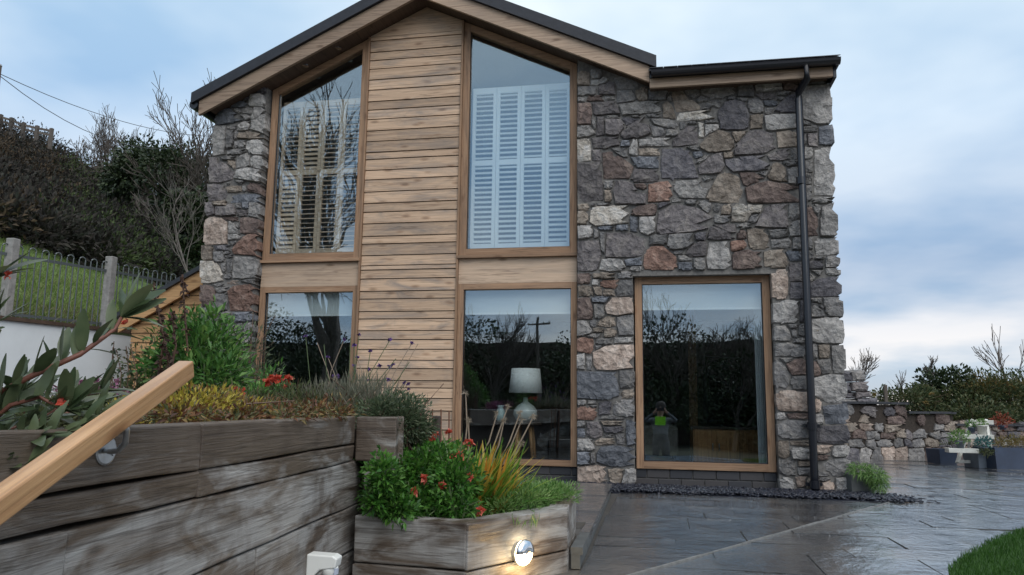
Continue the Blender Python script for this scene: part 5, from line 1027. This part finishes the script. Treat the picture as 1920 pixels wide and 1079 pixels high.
for a0, a1, zt in ((0, 2.70, .86), (2.70, 3.75, .71), (3.75, Uend, .51)):
    a, b_ = G0+d_*a0, G0+d_*a1; part(gw, 'wall_core', MB().prism_z([tuple(a-gn*.0), tuple(b_-gn*.0), tuple(b_-gn*.3), tuple(a-gn*.3)], -.02, zt), 'soil')
    if True:
        s_ = a0
        while s_ < a1:
            l_ = min(rng.uniform(.35, .6), a1-s_+.02); p, q = G0+d_*s_, G0+d_*(s_+l_-.008); z_ = zt+.012+rng.random()*.008
            part(gw, 'coping', MB().prism_z([tuple(p+gn*.07), tuple(q+gn*.07), tuple(q-gn*.33), tuple(p-gn*.33)], z_, z_+.035), 'coping_slate'); s_ += l_
pols = []                                             # taller wall set back behind the ledge
for r0, r1 in ((.80, .96), (.96, 1.07), (1.07, 1.25), (1.25, 1.43)):
    u = rng.uniform(.3, .5)
    while u < (2.15 if r1 < 1.1 else 1.98):
        w = rng.uniform(.28, .5); pols.append(np.array([(u+.01, r0+.01), (u+w-.01, r0+.01), (u+w-.01, r1-.01), (u+.01, r1-.01)])+rng.normal(0, .014, (4, 2))); u += w
for c, pts in grow(pols, [], gap=.008): me, ar = stone_mesh('stone', c, pts, .32, .62, .03); to_world(me); kid(link('stone', me, 'st_'+str(rng.choice(list('gdpt')))), gw)
# tubs, troughs and the white plant stand
def tub(px0, px1, pyb, pyt, mat, name, label, depth=.3, taper=.9):
    b0 = onZ(px0, pyb, 0.0); b1 = onZ(px1, pyb, 0.0); dd = (b0-CAM)@_f; z = float(D(px0, pyt, dd)[2]); u = (b1-b0)[:2]; l_ = np.linalg.norm(u); u /= l_; v = np.array([-u[1], u[0]])
    e_ = empty(name, (b0[0], b0[1], 0), label, 'planter', 'planters by the garden wall'); o_ = b0[:2]
    ring = lambda s_, z_: [(*(o_+u*(l_/2+sx*l_/2*s_)+v*(depth/2+sy*depth/2*s_)), z_) for sx, sy in ((-1, -1), (1, -1), (1, 1), (-1, 1))]
    m_ = MB(); m_.add(ring(taper, .002)+ring(1, z)+ring(.88, z)+ring(.88, z-.04), [(3, 2, 1, 0)]+[(i, (i+1) % 4, 4+(i+1) % 4, 4+i) for i in range(4)]+[(4+i, 4+(i+1) % 4, 8+(i+1) % 4, 8+i) for i in range(4)]+[(8+i, 8+(i+1) % 4, 12+(i+1) % 4, 12+i) for i in range(4)])
    part(e_, 'tub', m_, mat); part(e_, 'soil', MB().add(ring(.87, z-.03), [(0, 1, 2, 3)]), 'soil'); return dd, z, e_
tub(1763, 1797, 870, 843, 'blue_planter', 'planter_tub', 'dark blue square tub left of the white plant stand')
tub(1836, 1867, 879, 851, 'grey_planter', 'planter_tub', 'grey blue square tub right of the white plant stand')
tub(1868, 1990, 881, 840, 'blue_planter', 'planter_trough', 'long dark blue trough at the right edge', .4, .96)
tub(1598, 1640, 928, 891, 'concrete_planter', 'planter_tub', 'dark concrete planter against the house corner', .26, 1.0)
dm = 10.6
mound('green_plant', 'dark green plant in the blue tub', 'plant', [(1780, 838, 10.9, .11, .12, .07, 300)], 'lf_hedge', .05, .014, .3, nstem=0)
mound('golden_heather', 'golden brown heather filling the long trough', 'heather', [(1885, 832, dm, .16, .15, .09, 420), (1915, 830, dm, .16, .15, .10, 420), (1945, 832, dm, .16, .15, .09, 300)], 'lf_gold', .05, .01, .26, up=1, nstem=0)
mound('tub_plant', 'sparse olive plant in the grey blue tub', 'plant', [(1850, 848, 10.4, .09, .1, .04, 200)], 'lf_olive', .04, .01, .2, nstem=0)
mound('trailing_grass_plant', 'bushy green grass plant spilling from the house corner planter', 'plant', [(1612, 882, 7.15, .10, .12, .06, 700), (1640, 893, 7.05, .09, .12, .07, 700), (1650, 908, 7.0, .055, .1, .07, 420)], 'lf_lime', .06, .006, .05, up=.3, droop=.5, nstem=0)
stn = empty('plant_stand', tuple(onZ(1825, 872, 0)), 'white wooden step stand for pots in front of the garden wall', 'plant stand')
q = lambda x, y, d: D(x, y, d)
for a, b_ in (((1795, 868, 10.7), (1822, 788, 11.1)), ((1862, 872, 10.6), (1848, 788, 11.1))): part(stn, 'leg', MB().beam(q(*a), q(*b_), .035, .05, (0, 1, 0)), 'stand_white')
for a, b_ in (((1824, 788, 11.1), (1812, 866, 11.5)), ((1846, 788, 11.1), (1860, 820, 11.5))): part(stn, 'leg', MB().beam(q(*a), q(*b_), .025, .03, (0, 1, 0)), 'stand_white')
for (x0, x1, y_, d0, dep) in ((1779, 1832, 845, 10.55, .16), (1804, 1860, 819, 10.8, .16), (1818, 1860, 792, 11.05, .14)):
    a, b_ = q(x0, y_, d0), q(x1, y_, d0); part(stn, 'shelf', MB().box(a[0], b_[0], a[1], a[1]+dep, a[2]-.03, a[2]+.03), 'stand_white', bevel=.004)
a, b_ = q(1812, 866, 10.7), q(1830, 866, 10.7); part(stn, 'foot_rail', MB().box(a[0]-.1, b_[0]+.12, a[1], a[1]+.04, a[2]-.02, a[2]+.02), 'stand_white')
def pot(px, pyb, d, r_, h, mat, label, lm, n=160, lr=.1, ls=.04, lw=.012):
    c = D(px, pyb, d); e_ = empty('flower_pot', tuple(c), label, 'pot', 'pots on the white stand')
    part(e_, 'pot', MB().lathe([(r_*.72, 0), (r_, h), (r_*1.06, h), (r_*1.06, h-.015), (r_*.9, h-.02)], c, 18), mat, smooth=True)
    P, T = blob(n, c+np.array([0, 0, h+lr*.5]), (lr, lr, lr*.7), .8, .5); leaves_obj('foliage', P, T, ls, lw, lm, root=e_)
pot(1801, 841, 10.6, .06, .10, 'grey_planter', 'grey pot of pale green leaves on the lowest step', 'lf_lime', 260, .13, .05, .014)
pot(1842, 815, 10.85, .07, .13, 'pot_white', 'white bucket pot on the middle step', 'lf_lime', 120, .06)
pot(1822, 812, 10.9, .05, .08, 'blue_planter', 'dark pot of bright green leaves on the middle step', 'lf_bush', 140, .08)
pot(1845, 848, 10.5, .055, .07, 'grey_planter', 'low pot of blue green succulents beside the stand', 'lf_teal', 220, .11, .05, .018)
pot(1880, 806, 11.6, .06, .06, 'blue_planter', 'pot of russet leaves on the garden wall', 'lf_russet', 240, .14, .05, .016)
# hedge and shrubs behind the garden wall
mound('evergreen_shrub', 'rounded dark evergreen shrub behind the garden wall', 'shrub', [(1775, 728, 15.5, .55, .6, .42, 1500), (1745, 745, 15.5, .4, .5, .35, 700)], 'lf_ivy', .12, .05, .2, up=.3)
mound('hedge_bank', 'broad green and gold hedge running off to the right', 'hedge', [(1720, 770, 15, .6, .5, .4, 1620), (1790, 765, 15, .9, .6, .45, 2700), (1850, 752, 15, .9, .6, .5, 2880), (1905, 750, 15, .9, .6, .55, 2880), (1960, 750, 15, .9, .6, .55, 1620), (1830, 790, 14.2, .9, .4, .35, 2340), (1910, 795, 14.2, .9, .4, .35, 2340), (1740, 795, 14.4, .5, .3, .3, 1080)], 'lf_hedge', .085, .035, .0, up=.3)
mound('golden_shrub', 'olive gold shrub on top of the hedge', 'shrub', [(1845, 728, 15.2, .55, .4, .22, 800), (1895, 735, 15.2, .5, .4, .25, 700)], 'lf_gold', .10, .03, .2, up=.5)
mound('orange_leaf_shrub', 'dark leaves with orange tints behind the pocketed wall', 'shrub', [(1700, 750, 14.6, .5, .3, .25, 700), (1655, 745, 14.6, .3, .3, .16, 300), (1725, 740, 14.8, .3, .3, .25, 400)], 'lf_hedge', .09, .035, .2, up=.4, extra=lambda e_: flowers(e_, [PD(1747, 740, 14.2), PD(1736, 757, 14.2), PD(1640, 742, 14.2)], 'lf_gold', .07, 10, 'leaf_spray'))
# ------------------------------------------------------------------ bare trees and twigs
def grow_tree(base, height, r0, seed, spread=.55, levels=5, kids=3, lean=(0, 0, 0), first=.25, curl=.25, minr=.004):
    r2 = np.random.default_rng(seed); tr, tw = MB(), MB()
    def go(p, d, l_, r_, lev):
        K = 4 if lev < 3 else 2; pts = [p]; v = d.copy()
        for k in range(K):
            v = v+r2.normal(0, curl, 3)*.5+np.array([0, 0, .05]); v /= np.linalg.norm(v); pts.append(pts[-1]+v*l_/K)
        rr = np.linspace(r_, max(minr, r_*.62), K+1); (tr if lev == 0 else tw).tube(pts, rr, 7 if lev == 0 else (5 if lev < 2 else 3), cap=False)
        if lev >= levels: return
        n = kids+(2 if lev == 0 else 0)+int(r2.integers(0, 2))
        for i in range(n):
            t = 1.0 if i == 0 else (first if lev == 0 else .2)+(1-(first if lev == 0 else .2))*r2.random(); q = np.array([np.interp(t, np.linspace(0, 1, K+1), np.array(pts)[:, j]) for j in range(3)])
            a = r2.normal(size=3); a -= v*(a@v); a /= np.linalg.norm(a)+1e-9; s_ = spread*r2.uniform(.5, 1.3)*(.5 if i == 0 else 1); dn = v*math.cos(s_)+a*math.sin(s_)+np.array([0, 0, .08]); dn /= np.linalg.norm(dn)
            go(q, dn, l_*r2.uniform(.55, .8), max(minr, r_*.6*(1.0 if i == 0 else .75)), lev+1)
    d = np.array([0, 0, 1.0])+np.array(lean); go(np.array(base, float), d/np.linalg.norm(d), height*.38, r0, 0)
    return tr, tw
def bare_tree(name, label, base, height, r0, seed, mat='twig', group=None, cat='tree', **k):
    e_ = empty(name, tuple(base), label, cat, group); tr, tw = grow_tree(base, height, r0, seed, **k); part(e_, 'trunk', tr, mat); part(e_, 'branches', tw, mat); return e_
def hill_base(px, d):
    v = _f+_r*(px-W0/2)/F; p = CAM+v*d; p[2] = float(ground_h(p[0], p[1])); return p
GT = 'bare trees on the hillside'
bare_tree('bare_tree', 'bare tree close against the left eaves of the house', hill_base(392, 34), 9.0, .16, 3, group=GT, spread=.42, levels=5, minr=.012)
bare_tree('bare_tree', 'thin bare tree rising just left of the stone pier', hill_base(352, 36), 8.0, .13, 5, group=GT, spread=.45, levels=5, minr=.012)
bare_tree('bare_tree', 'bushy bare tree on the skyline above the ivy', hill_base(265, 44), 6.5, .13, 8, group=GT, spread=.6, levels=5, minr=.012)
bare_tree('bare_tree', 'slender bare tree on the skyline right of the hilltop fence', hill_base(175, 46), 5.5, .10, 9, group=GT, spread=.4, levels=5, minr=.011)
bare_tree('bare_tree', 'faint bare sapling nearest the hilltop fence', hill_base(118, 48), 3.2, .06, 12, group=GT, spread=.4, levels=4, minr=.010)
bare_tree('bare_tree', 'twiggy bare tree standing over the dark ivy clump', hill_base(310, 40), 6.2, .12, 21, group=GT, spread=.55, levels=5, minr=.011)
bare_tree('pale_bare_shrub', 'pale arching bare stems in front of the dark scrub', hill_base(375, 24), 5.0, .04, 14, 'twig_pale', cat='shrub', spread=.6, levels=4, first=.05, minr=.006, lean=(-.3, 0, 0))
def ivy(name, label, px, py, d, r_, n, base_px):
    b_ = hill_base(base_px, d); e_ = empty(name, tuple(b_), label, 'tree', 'ivy clad trees on the hillside'); c = D(px, py, d); Ps, Ts = [], []
    for i in range(9):
        P, T = blob(n//9, c+rng.normal(0, .5, 3)*np.array(r_)*.9, np.array(r_)*rng.uniform(.4, .7), .6, .2); Ps.append(P); Ts.append(T)
    leaves_obj('crown', np.concatenate(Ps), np.concatenate(Ts), .20, .12, 'lf_ivy', root=e_); part(e_, 'trunk', MB().tube([b_-[0, 0, .3], (b_+c)/2+[.2, 0, 0], c], [.25, .2, .1], 8), 'twig')
ivy('ivy_tree', 'dark ivy covered tree on the skyline left of the house', 268, 312, 40, (2.0, 1.6, 1.5), 7000, 258)
ivy('ivy_tree', 'second ivy covered tree lower down beside the stone pier', 345, 338, 36, (1.7, 1.5, 1.7), 6000, 332)
ivy('ivy_tree', 'dark ivy growth hugging the edge of the stone pier', 372, 420, 26, (.8, .8, 1.5), 4000, 372)
def scrub(name, label, n, cond, mat, lr, ln, seed):
    r2 = np.random.default_rng(seed); Ps, Ts = [], []; made = 0
    while made < n:
        px, d = r2.uniform(-60, 410), r2.uniform(17, 60)
        p = hill_base(px, d); s_ = float(linex(p[1])-p[0])
        if s_ < 9.5 or not cond(px, d, r2): continue
        r_ = r2.uniform(*lr)*(1+d/60); P, T = blob(330, p+[0, 0, r_*.35], (r_, r_, r_*.75), .8, .6); Ps.append(P); Ts.append(T); made += 1
    P, T = np.concatenate(Ps), np.concatenate(Ts)
    tag(leaves_obj(name, P, T, ln*rng.uniform(.6, 1.3, len(P)), ln*.35, mat), label, 'scrub', kind='stuff')
scrub('bramble_scrub', 'dark brown leafless scrub covering the hillside', 230, lambda px, d, r2: True, 'lf_scrub', (.5, 1.0), .26, 1)
scrub('green_scrub', 'patches of green bramble in the hillside scrub', 55, lambda px, d, r2: 90 < px < 330 and 22 < d < 46, 'lf_scrub_green', (.6, 1.0), .22, 2)
scrub('bracken', 'rusty bracken on the left of the hillside', 60, lambda px, d, r2: px < 110, 'lf_fern', (.4, .8), .24, 3)
# hilltop fence, pole and wires
hf = empty('hilltop_fence', tuple(D(45, 240, 48)), 'small post and rail fence on the hilltop skyline', 'fence'); pf = [(-25, 205), (2, 217), (22, 223), (45, 232), (70, 238), (97, 243)]
for x, y_ in pf: t_ = D(x, y_, 47); part(hf, 'post', MB().box(t_[0]-.09, t_[0]+.09, t_[1]-.09, t_[1]+.09, t_[2]-1.3, t_[2]+.06), 'pole_wood')
for (xa, ya), (xb, yb) in zip(pf[:-1], pf[1:]):
    for dy_ in (3, 11): part(hf, 'rail', MB().beam(D(xa, ya+dy_, 47), D(xb, yb+dy_, 47), .06, .13), 'pole_wood')
tp = D(-3, 124, 25); bz = float(ground_h(tp[0], tp[1])); po = empty('telegraph_pole', (tp[0], tp[1], bz), 'wooden telegraph pole top at the left edge of the picture', 'pole')
part(po, 'pole', MB().tube([(tp[0], tp[1], bz-.5), tuple(tp)], [.14, .10], 12), 'pole_wood'); part(po, 'cap', MB().lathe([(.11, 0), (.10, .05), (.02, .09)], tp, 12), 'galv')
for (a, b_, lab) in (((0, 139, 25), (400, 256, 40), 'upper overhead wire running from the pole towards the trees'), ((0, 143, 25), (400, 262, 38), 'lower overhead wire sagging from the pole')):
    p, q2 = D(*a), D(*b_); sg = .5 if 'upper' in lab else 1.3; pts = [p+(q2-p)*t-np.array([0, 0, sg*4*t*(1-t)]) for t in np.linspace(0, 1, 14)]
    tag(MB().tube(pts, .013, 5).build('overhead_wire', 'wire'), lab, 'wire', 'overhead wires')
# twigs behind the garden wall
bare_tree('bare_sapling', 'bare sapling at the right edge above the hedge', D(1900, 770, 15.5), 2.1, .020, 31, 'twig', cat='tree', spread=.35, levels=3, minr=.006)
bare_tree('twiggy_shrub', 'twiggy grey shrub beside the house corner behind the garden wall', D(1605, 745, 14.5), 1.15, .014, 32, 'twig_pale', cat='shrub', spread=.4, levels=3, first=.02, kids=5, minr=.004)
bare_tree('twiggy_shrub', 'thin dry stems in the gap left of the evergreen shrub', D(1690, 760, 14.8), .85, .010, 33, 'twig', cat='shrub', spread=.35, levels=3, first=.05, minr=.004)
bare_tree('twiggy_shrub', 'leafless twigs on top of the evergreen shrub', D(1745, 735, 16), .7, .010, 34, 'twig_pale', cat='shrub', spread=.4, levels=4, first=.05, kids=4, minr=.004)
dh = empty('dry_hedge_top', tuple(D(1850, 735, 16.5)), 'pale dry seed stems along the top of the hedge', 'shrub')
n = 1500; Pp = np.array([D(x, y_, 16.3) for x, y_ in zip(rng.uniform(1790, 1935, n), 722+rng.random(n)**.8*25)]); leaves_obj('dry_leaves', Pp+rng.normal(0, .1, (n, 3)), unit(n)+[0, 0, .4], .10, .035, 'dry_grass', root=dh)
m_ = MB()
for i in range(60): p = D(rng.uniform(1790, 1935), 745, 16.3); m_.tube([p, p+np.array([rng.normal(0, .12), 0, rng.uniform(.15, .36)])], .006, 4)
part(dh, 'stems', m_, 'twig')
pst = D(1661, 745, 14.3); tag(MB().box(pst[0]-.03, pst[0]+.03, pst[1]-.03, pst[1]+.03, .3, float(D(1661, 722, 14.3)[2])).build('fence_stake', 'pole_wood', bevel=.005), 'short pale stake standing in the gap behind the garden wall', 'stake')

# ------------------------------------------------------------------ what the windows reflect: the wooded bank opposite the house
Ps, Ts = [], []
for i in range(170):
    x = rng.uniform(-42, 34); yy = -29+rng.normal(0, 1.5); top = (5.3 if x < -3 else 4.6)+.5*math.sin(x*.22)+.5*math.sin(x*.6+1); zc_ = rng.uniform(-.8, top-1.2)
    P, T = blob(900, (x, yy, zc_), (2.2, 1.3, 1.2), .7, .3); Ps.append(P); Ts.append(T)
tag(leaves_obj('opposite_wood', np.concatenate(Ps), np.concatenate(Ts), .17, .12, 'lf_ivy'), 'dark wooded bank seen only as a reflection in the windows', 'wood', kind='stuff')
tag(MB().add([(-60, -29.5, -1), (50, -29.5, -1), (50, -31, 3.9), (-60, -31, 3.9), (-60, -90, 4.1), (50, -90, 4.1)], [(0, 1, 2, 3), (3, 2, 5, 4)]).build('opposite_bank', 'hill_soil'), kind='structure')
GR = 'trees reflected in the windows'
bare_tree('bare_tree', 'large bare tree reflected in the left hand windows', (-12.6, -20.5, -1.2), 17, .36, 41, group=GR, spread=.62, levels=6, kids=3, minr=.014, first=.3)
bare_tree('bare_tree', 'bare tree reflected left of the pole in the middle window', (-8.0, -27, -1), 7.0, .15, 42, group=GR, spread=.5, levels=5, minr=.010)
bare_tree('bare_tree', 'bare tree reflected above the photographer in the right window', (0.6, -27.5, -1), 6.4, .10, 43, group=GR, spread=.5, levels=5, minr=.010)
bare_tree('bare_tree', 'bare tree reflected at the right side of the right window', (3.2, -27.5, -1), 5.6, .09, 44, group=GR, spread=.5, levels=5, minr=.010)
rp = empty('telegraph_pole', (-5.35, -26, -1), 'telegraph pole with a crossarm reflected in the middle window', 'pole')
part(rp, 'pole', MB().tube([(-5.35, -26, -1), (-5.35, -26, 4.75)], [.10, .06], 12), 'pole_wood'); part(rp, 'crossarm', MB().box(-5.85, -4.85, -26.04, -25.96, 4.42, 4.49), 'pole_wood')
for x in (-5.8, -5.6, -5.1, -4.9): part(rp, 'insulator', MB().lathe([(.02, 0), (.03, .03), (.015, .07)], (x, -26, 4.491), 10), 'white_plastic')
# the photographer, seen in the right hand window
pr = empty('person', (0, -8.42, -.85), 'person in a grey jumper and green bib holding a phone, reflected in the right window', 'person')
J = {'pelvis': (0, -8.44, .03, .125), 'waist': (0, -8.44, .20, .115), 'chest': (0, -8.45, .42, .135), 'neck0': (0, -8.44, .58, .06), 'neck': (0, -8.42, .64, .052), 'head0': (0, -8.40, .70, .07), 'head1': (0, -8.39, .79, .088), 'head2': (0, -8.40, .88, .075),
     'shL': (-.18, -8.44, .52, .065), 'elL': (-.30, -8.22, .50, .043), 'wrL': (-.10, -8.07, .71, .030), 'haL': (-.072, -8.055, .755, .030), 'shR': (.18, -8.44, .52, .065), 'elR': (.30, -8.22, .50, .043), 'wrR': (.10, -8.07, .71, .030), 'haR': (.072, -8.055, .755, .030),
     'hiL': (-.095, -8.44, -.02, .095), 'knL': (-.11, -8.42, -.39, .060), 'anL': (-.11, -8.45, -.77, .042), 'toL': (-.13, -8.28, -.82, .035), 'hiR': (.095, -8.44, -.02, .095), 'knR': (.11, -8.42, -.39, .060), 'anR': (.11, -8.45, -.77, .042), 'toR': (.13, -8.28, -.82, .035)}
E_ = [('pelvis', 'waist'), ('waist', 'chest'), ('chest', 'neck0'), ('neck0', 'neck'), ('neck', 'head0'), ('head0', 'head1'), ('head1', 'head2'), ('chest', 'shL'), ('shL', 'elL'), ('elL', 'wrL'), ('wrL', 'haL'), ('chest', 'shR'), ('shR', 'elR'), ('elR', 'wrR'), ('wrR', 'haR'), ('pelvis', 'hiL'), ('hiL', 'knL'), ('knL', 'anL'), ('anL', 'toL'), ('pelvis', 'hiR'), ('hiR', 'knR'), ('knR', 'anR'), ('anR', 'toR')]
nm_ = list(J); vs_ = [J[k][:3] for k in nm_]; rs_ = [J[k][3] for k in nm_]; ed_ = [(nm_.index(a), nm_.index(b_)) for a, b_ in E_]
for s_ in (-1, 1):                                    # fingers curled round the phone
    w_ = nm_.index('haL' if s_ < 0 else 'haR')
    for k_ in range(4):
        i0 = len(vs_); vs_ += [(s_*(.082), -8.042, .738+k_*.019), (s_*.078, -8.062+.0*k_, .740+k_*.019), (s_*.050, -8.046, .742+k_*.019)]; rs_ += [.009, .008, .007]; ed_ += [(w_, i0), (i0, i0+1), (i0+1, i0+2)]
    i0 = len(vs_); vs_ += [(s_*.066, -8.078, .735), (s_*.046, -8.074, .752)]; rs_ += [.010, .008]; ed_ += [(w_, i0), (i0, i0+1)]
me = bpy.data.meshes.new('body'); me.from_pydata(vs_, ed_, []); bo = bpy.data.objects.new('body', me); col.objects.link(bo); md = bo.modifiers.new('skin', 'SKIN'); md.use_smooth_shade = True
for v, r_ in zip(me.skin_vertices[0].data, rs_): v.radius = (r_, r_)
me.skin_vertices[0].data[0].use_root = True
md = bo.modifiers.new('sub', 'SUBSURF'); md.levels = 1; md.render_levels = 1
for k_ in ('trousers', 'sweater', 'skin'): me.materials.append(MATS[k_])
dg = bpy.context.evaluated_depsgraph_get(); me2 = bpy.data.meshes.new_from_object(bo.evaluated_get(dg)); bo.modifiers.clear(); bo.data = me2
for k_ in ('trousers', 'sweater', 'skin'):
    if k_ not in [m_.name for m_ in me2.materials if m_]: me2.materials.append(MATS[k_])
for p in me2.polygons:
    c = p.center; p.material_index = 0 if c.z < .22 else (2 if (c.z > .60 and abs(c.x) < .13) else 1); p.use_smooth = True
kid(bo, pr)
hd_ = MB().lathe([(.02, .115), (.07, .10), (.098, .06), (.103, .01), (.095, -.05), (.07, -.09)], (0, -8.425, .815), 18); part(pr, 'hair', hd_, 'hair', smooth=True)
for s_ in (-1, 1): part(pr, 'eye', MB().lathe([(.004, -.012), (.012, -.004), (.012, .004), (.004, .012)], (s_*.032, -8.31, .80), 10, (0, 1, 0)), 'white_plastic')
part(pr, 'nose', MB().add([(-.014, -8.31, .755), (.014, -8.31, .755), (0, -8.28, .76), (0, -8.312, .80)], [(0, 2, 3), (2, 1, 3), (0, 1, 2)]), 'skin'); part(pr, 'mouth', MB().box(-.022, .022, -8.318, -8.303, .726, .733), 'lf_russet')
part(pr, 'bib', MB().box(-.095, .095, -8.305, -8.295, .40, .60), 'hivis', bevel=.004)
tag(MB().box(-.075, .075, -8.050, -8.041, .735, .812).build('phone', 'phone', bevel=.004), 'dark phone held up by the person reflected in the right window', 'phone')
# every mesh built in place keeps its origin at the world's: give the single-mesh things one at their own base
for o in list(col.objects):
    if o.type == 'MESH' and o.parent is None and 'kind' not in o and o.matrix_basis.is_identity:
        bb = [Vector(v) for v in o.bound_box]; c = Vector((sum(v.x for v in bb)/8, sum(v.y for v in bb)/8, min(v.z for v in bb)))
        o.data.transform(Matrix.Translation(-c)); o.location = c
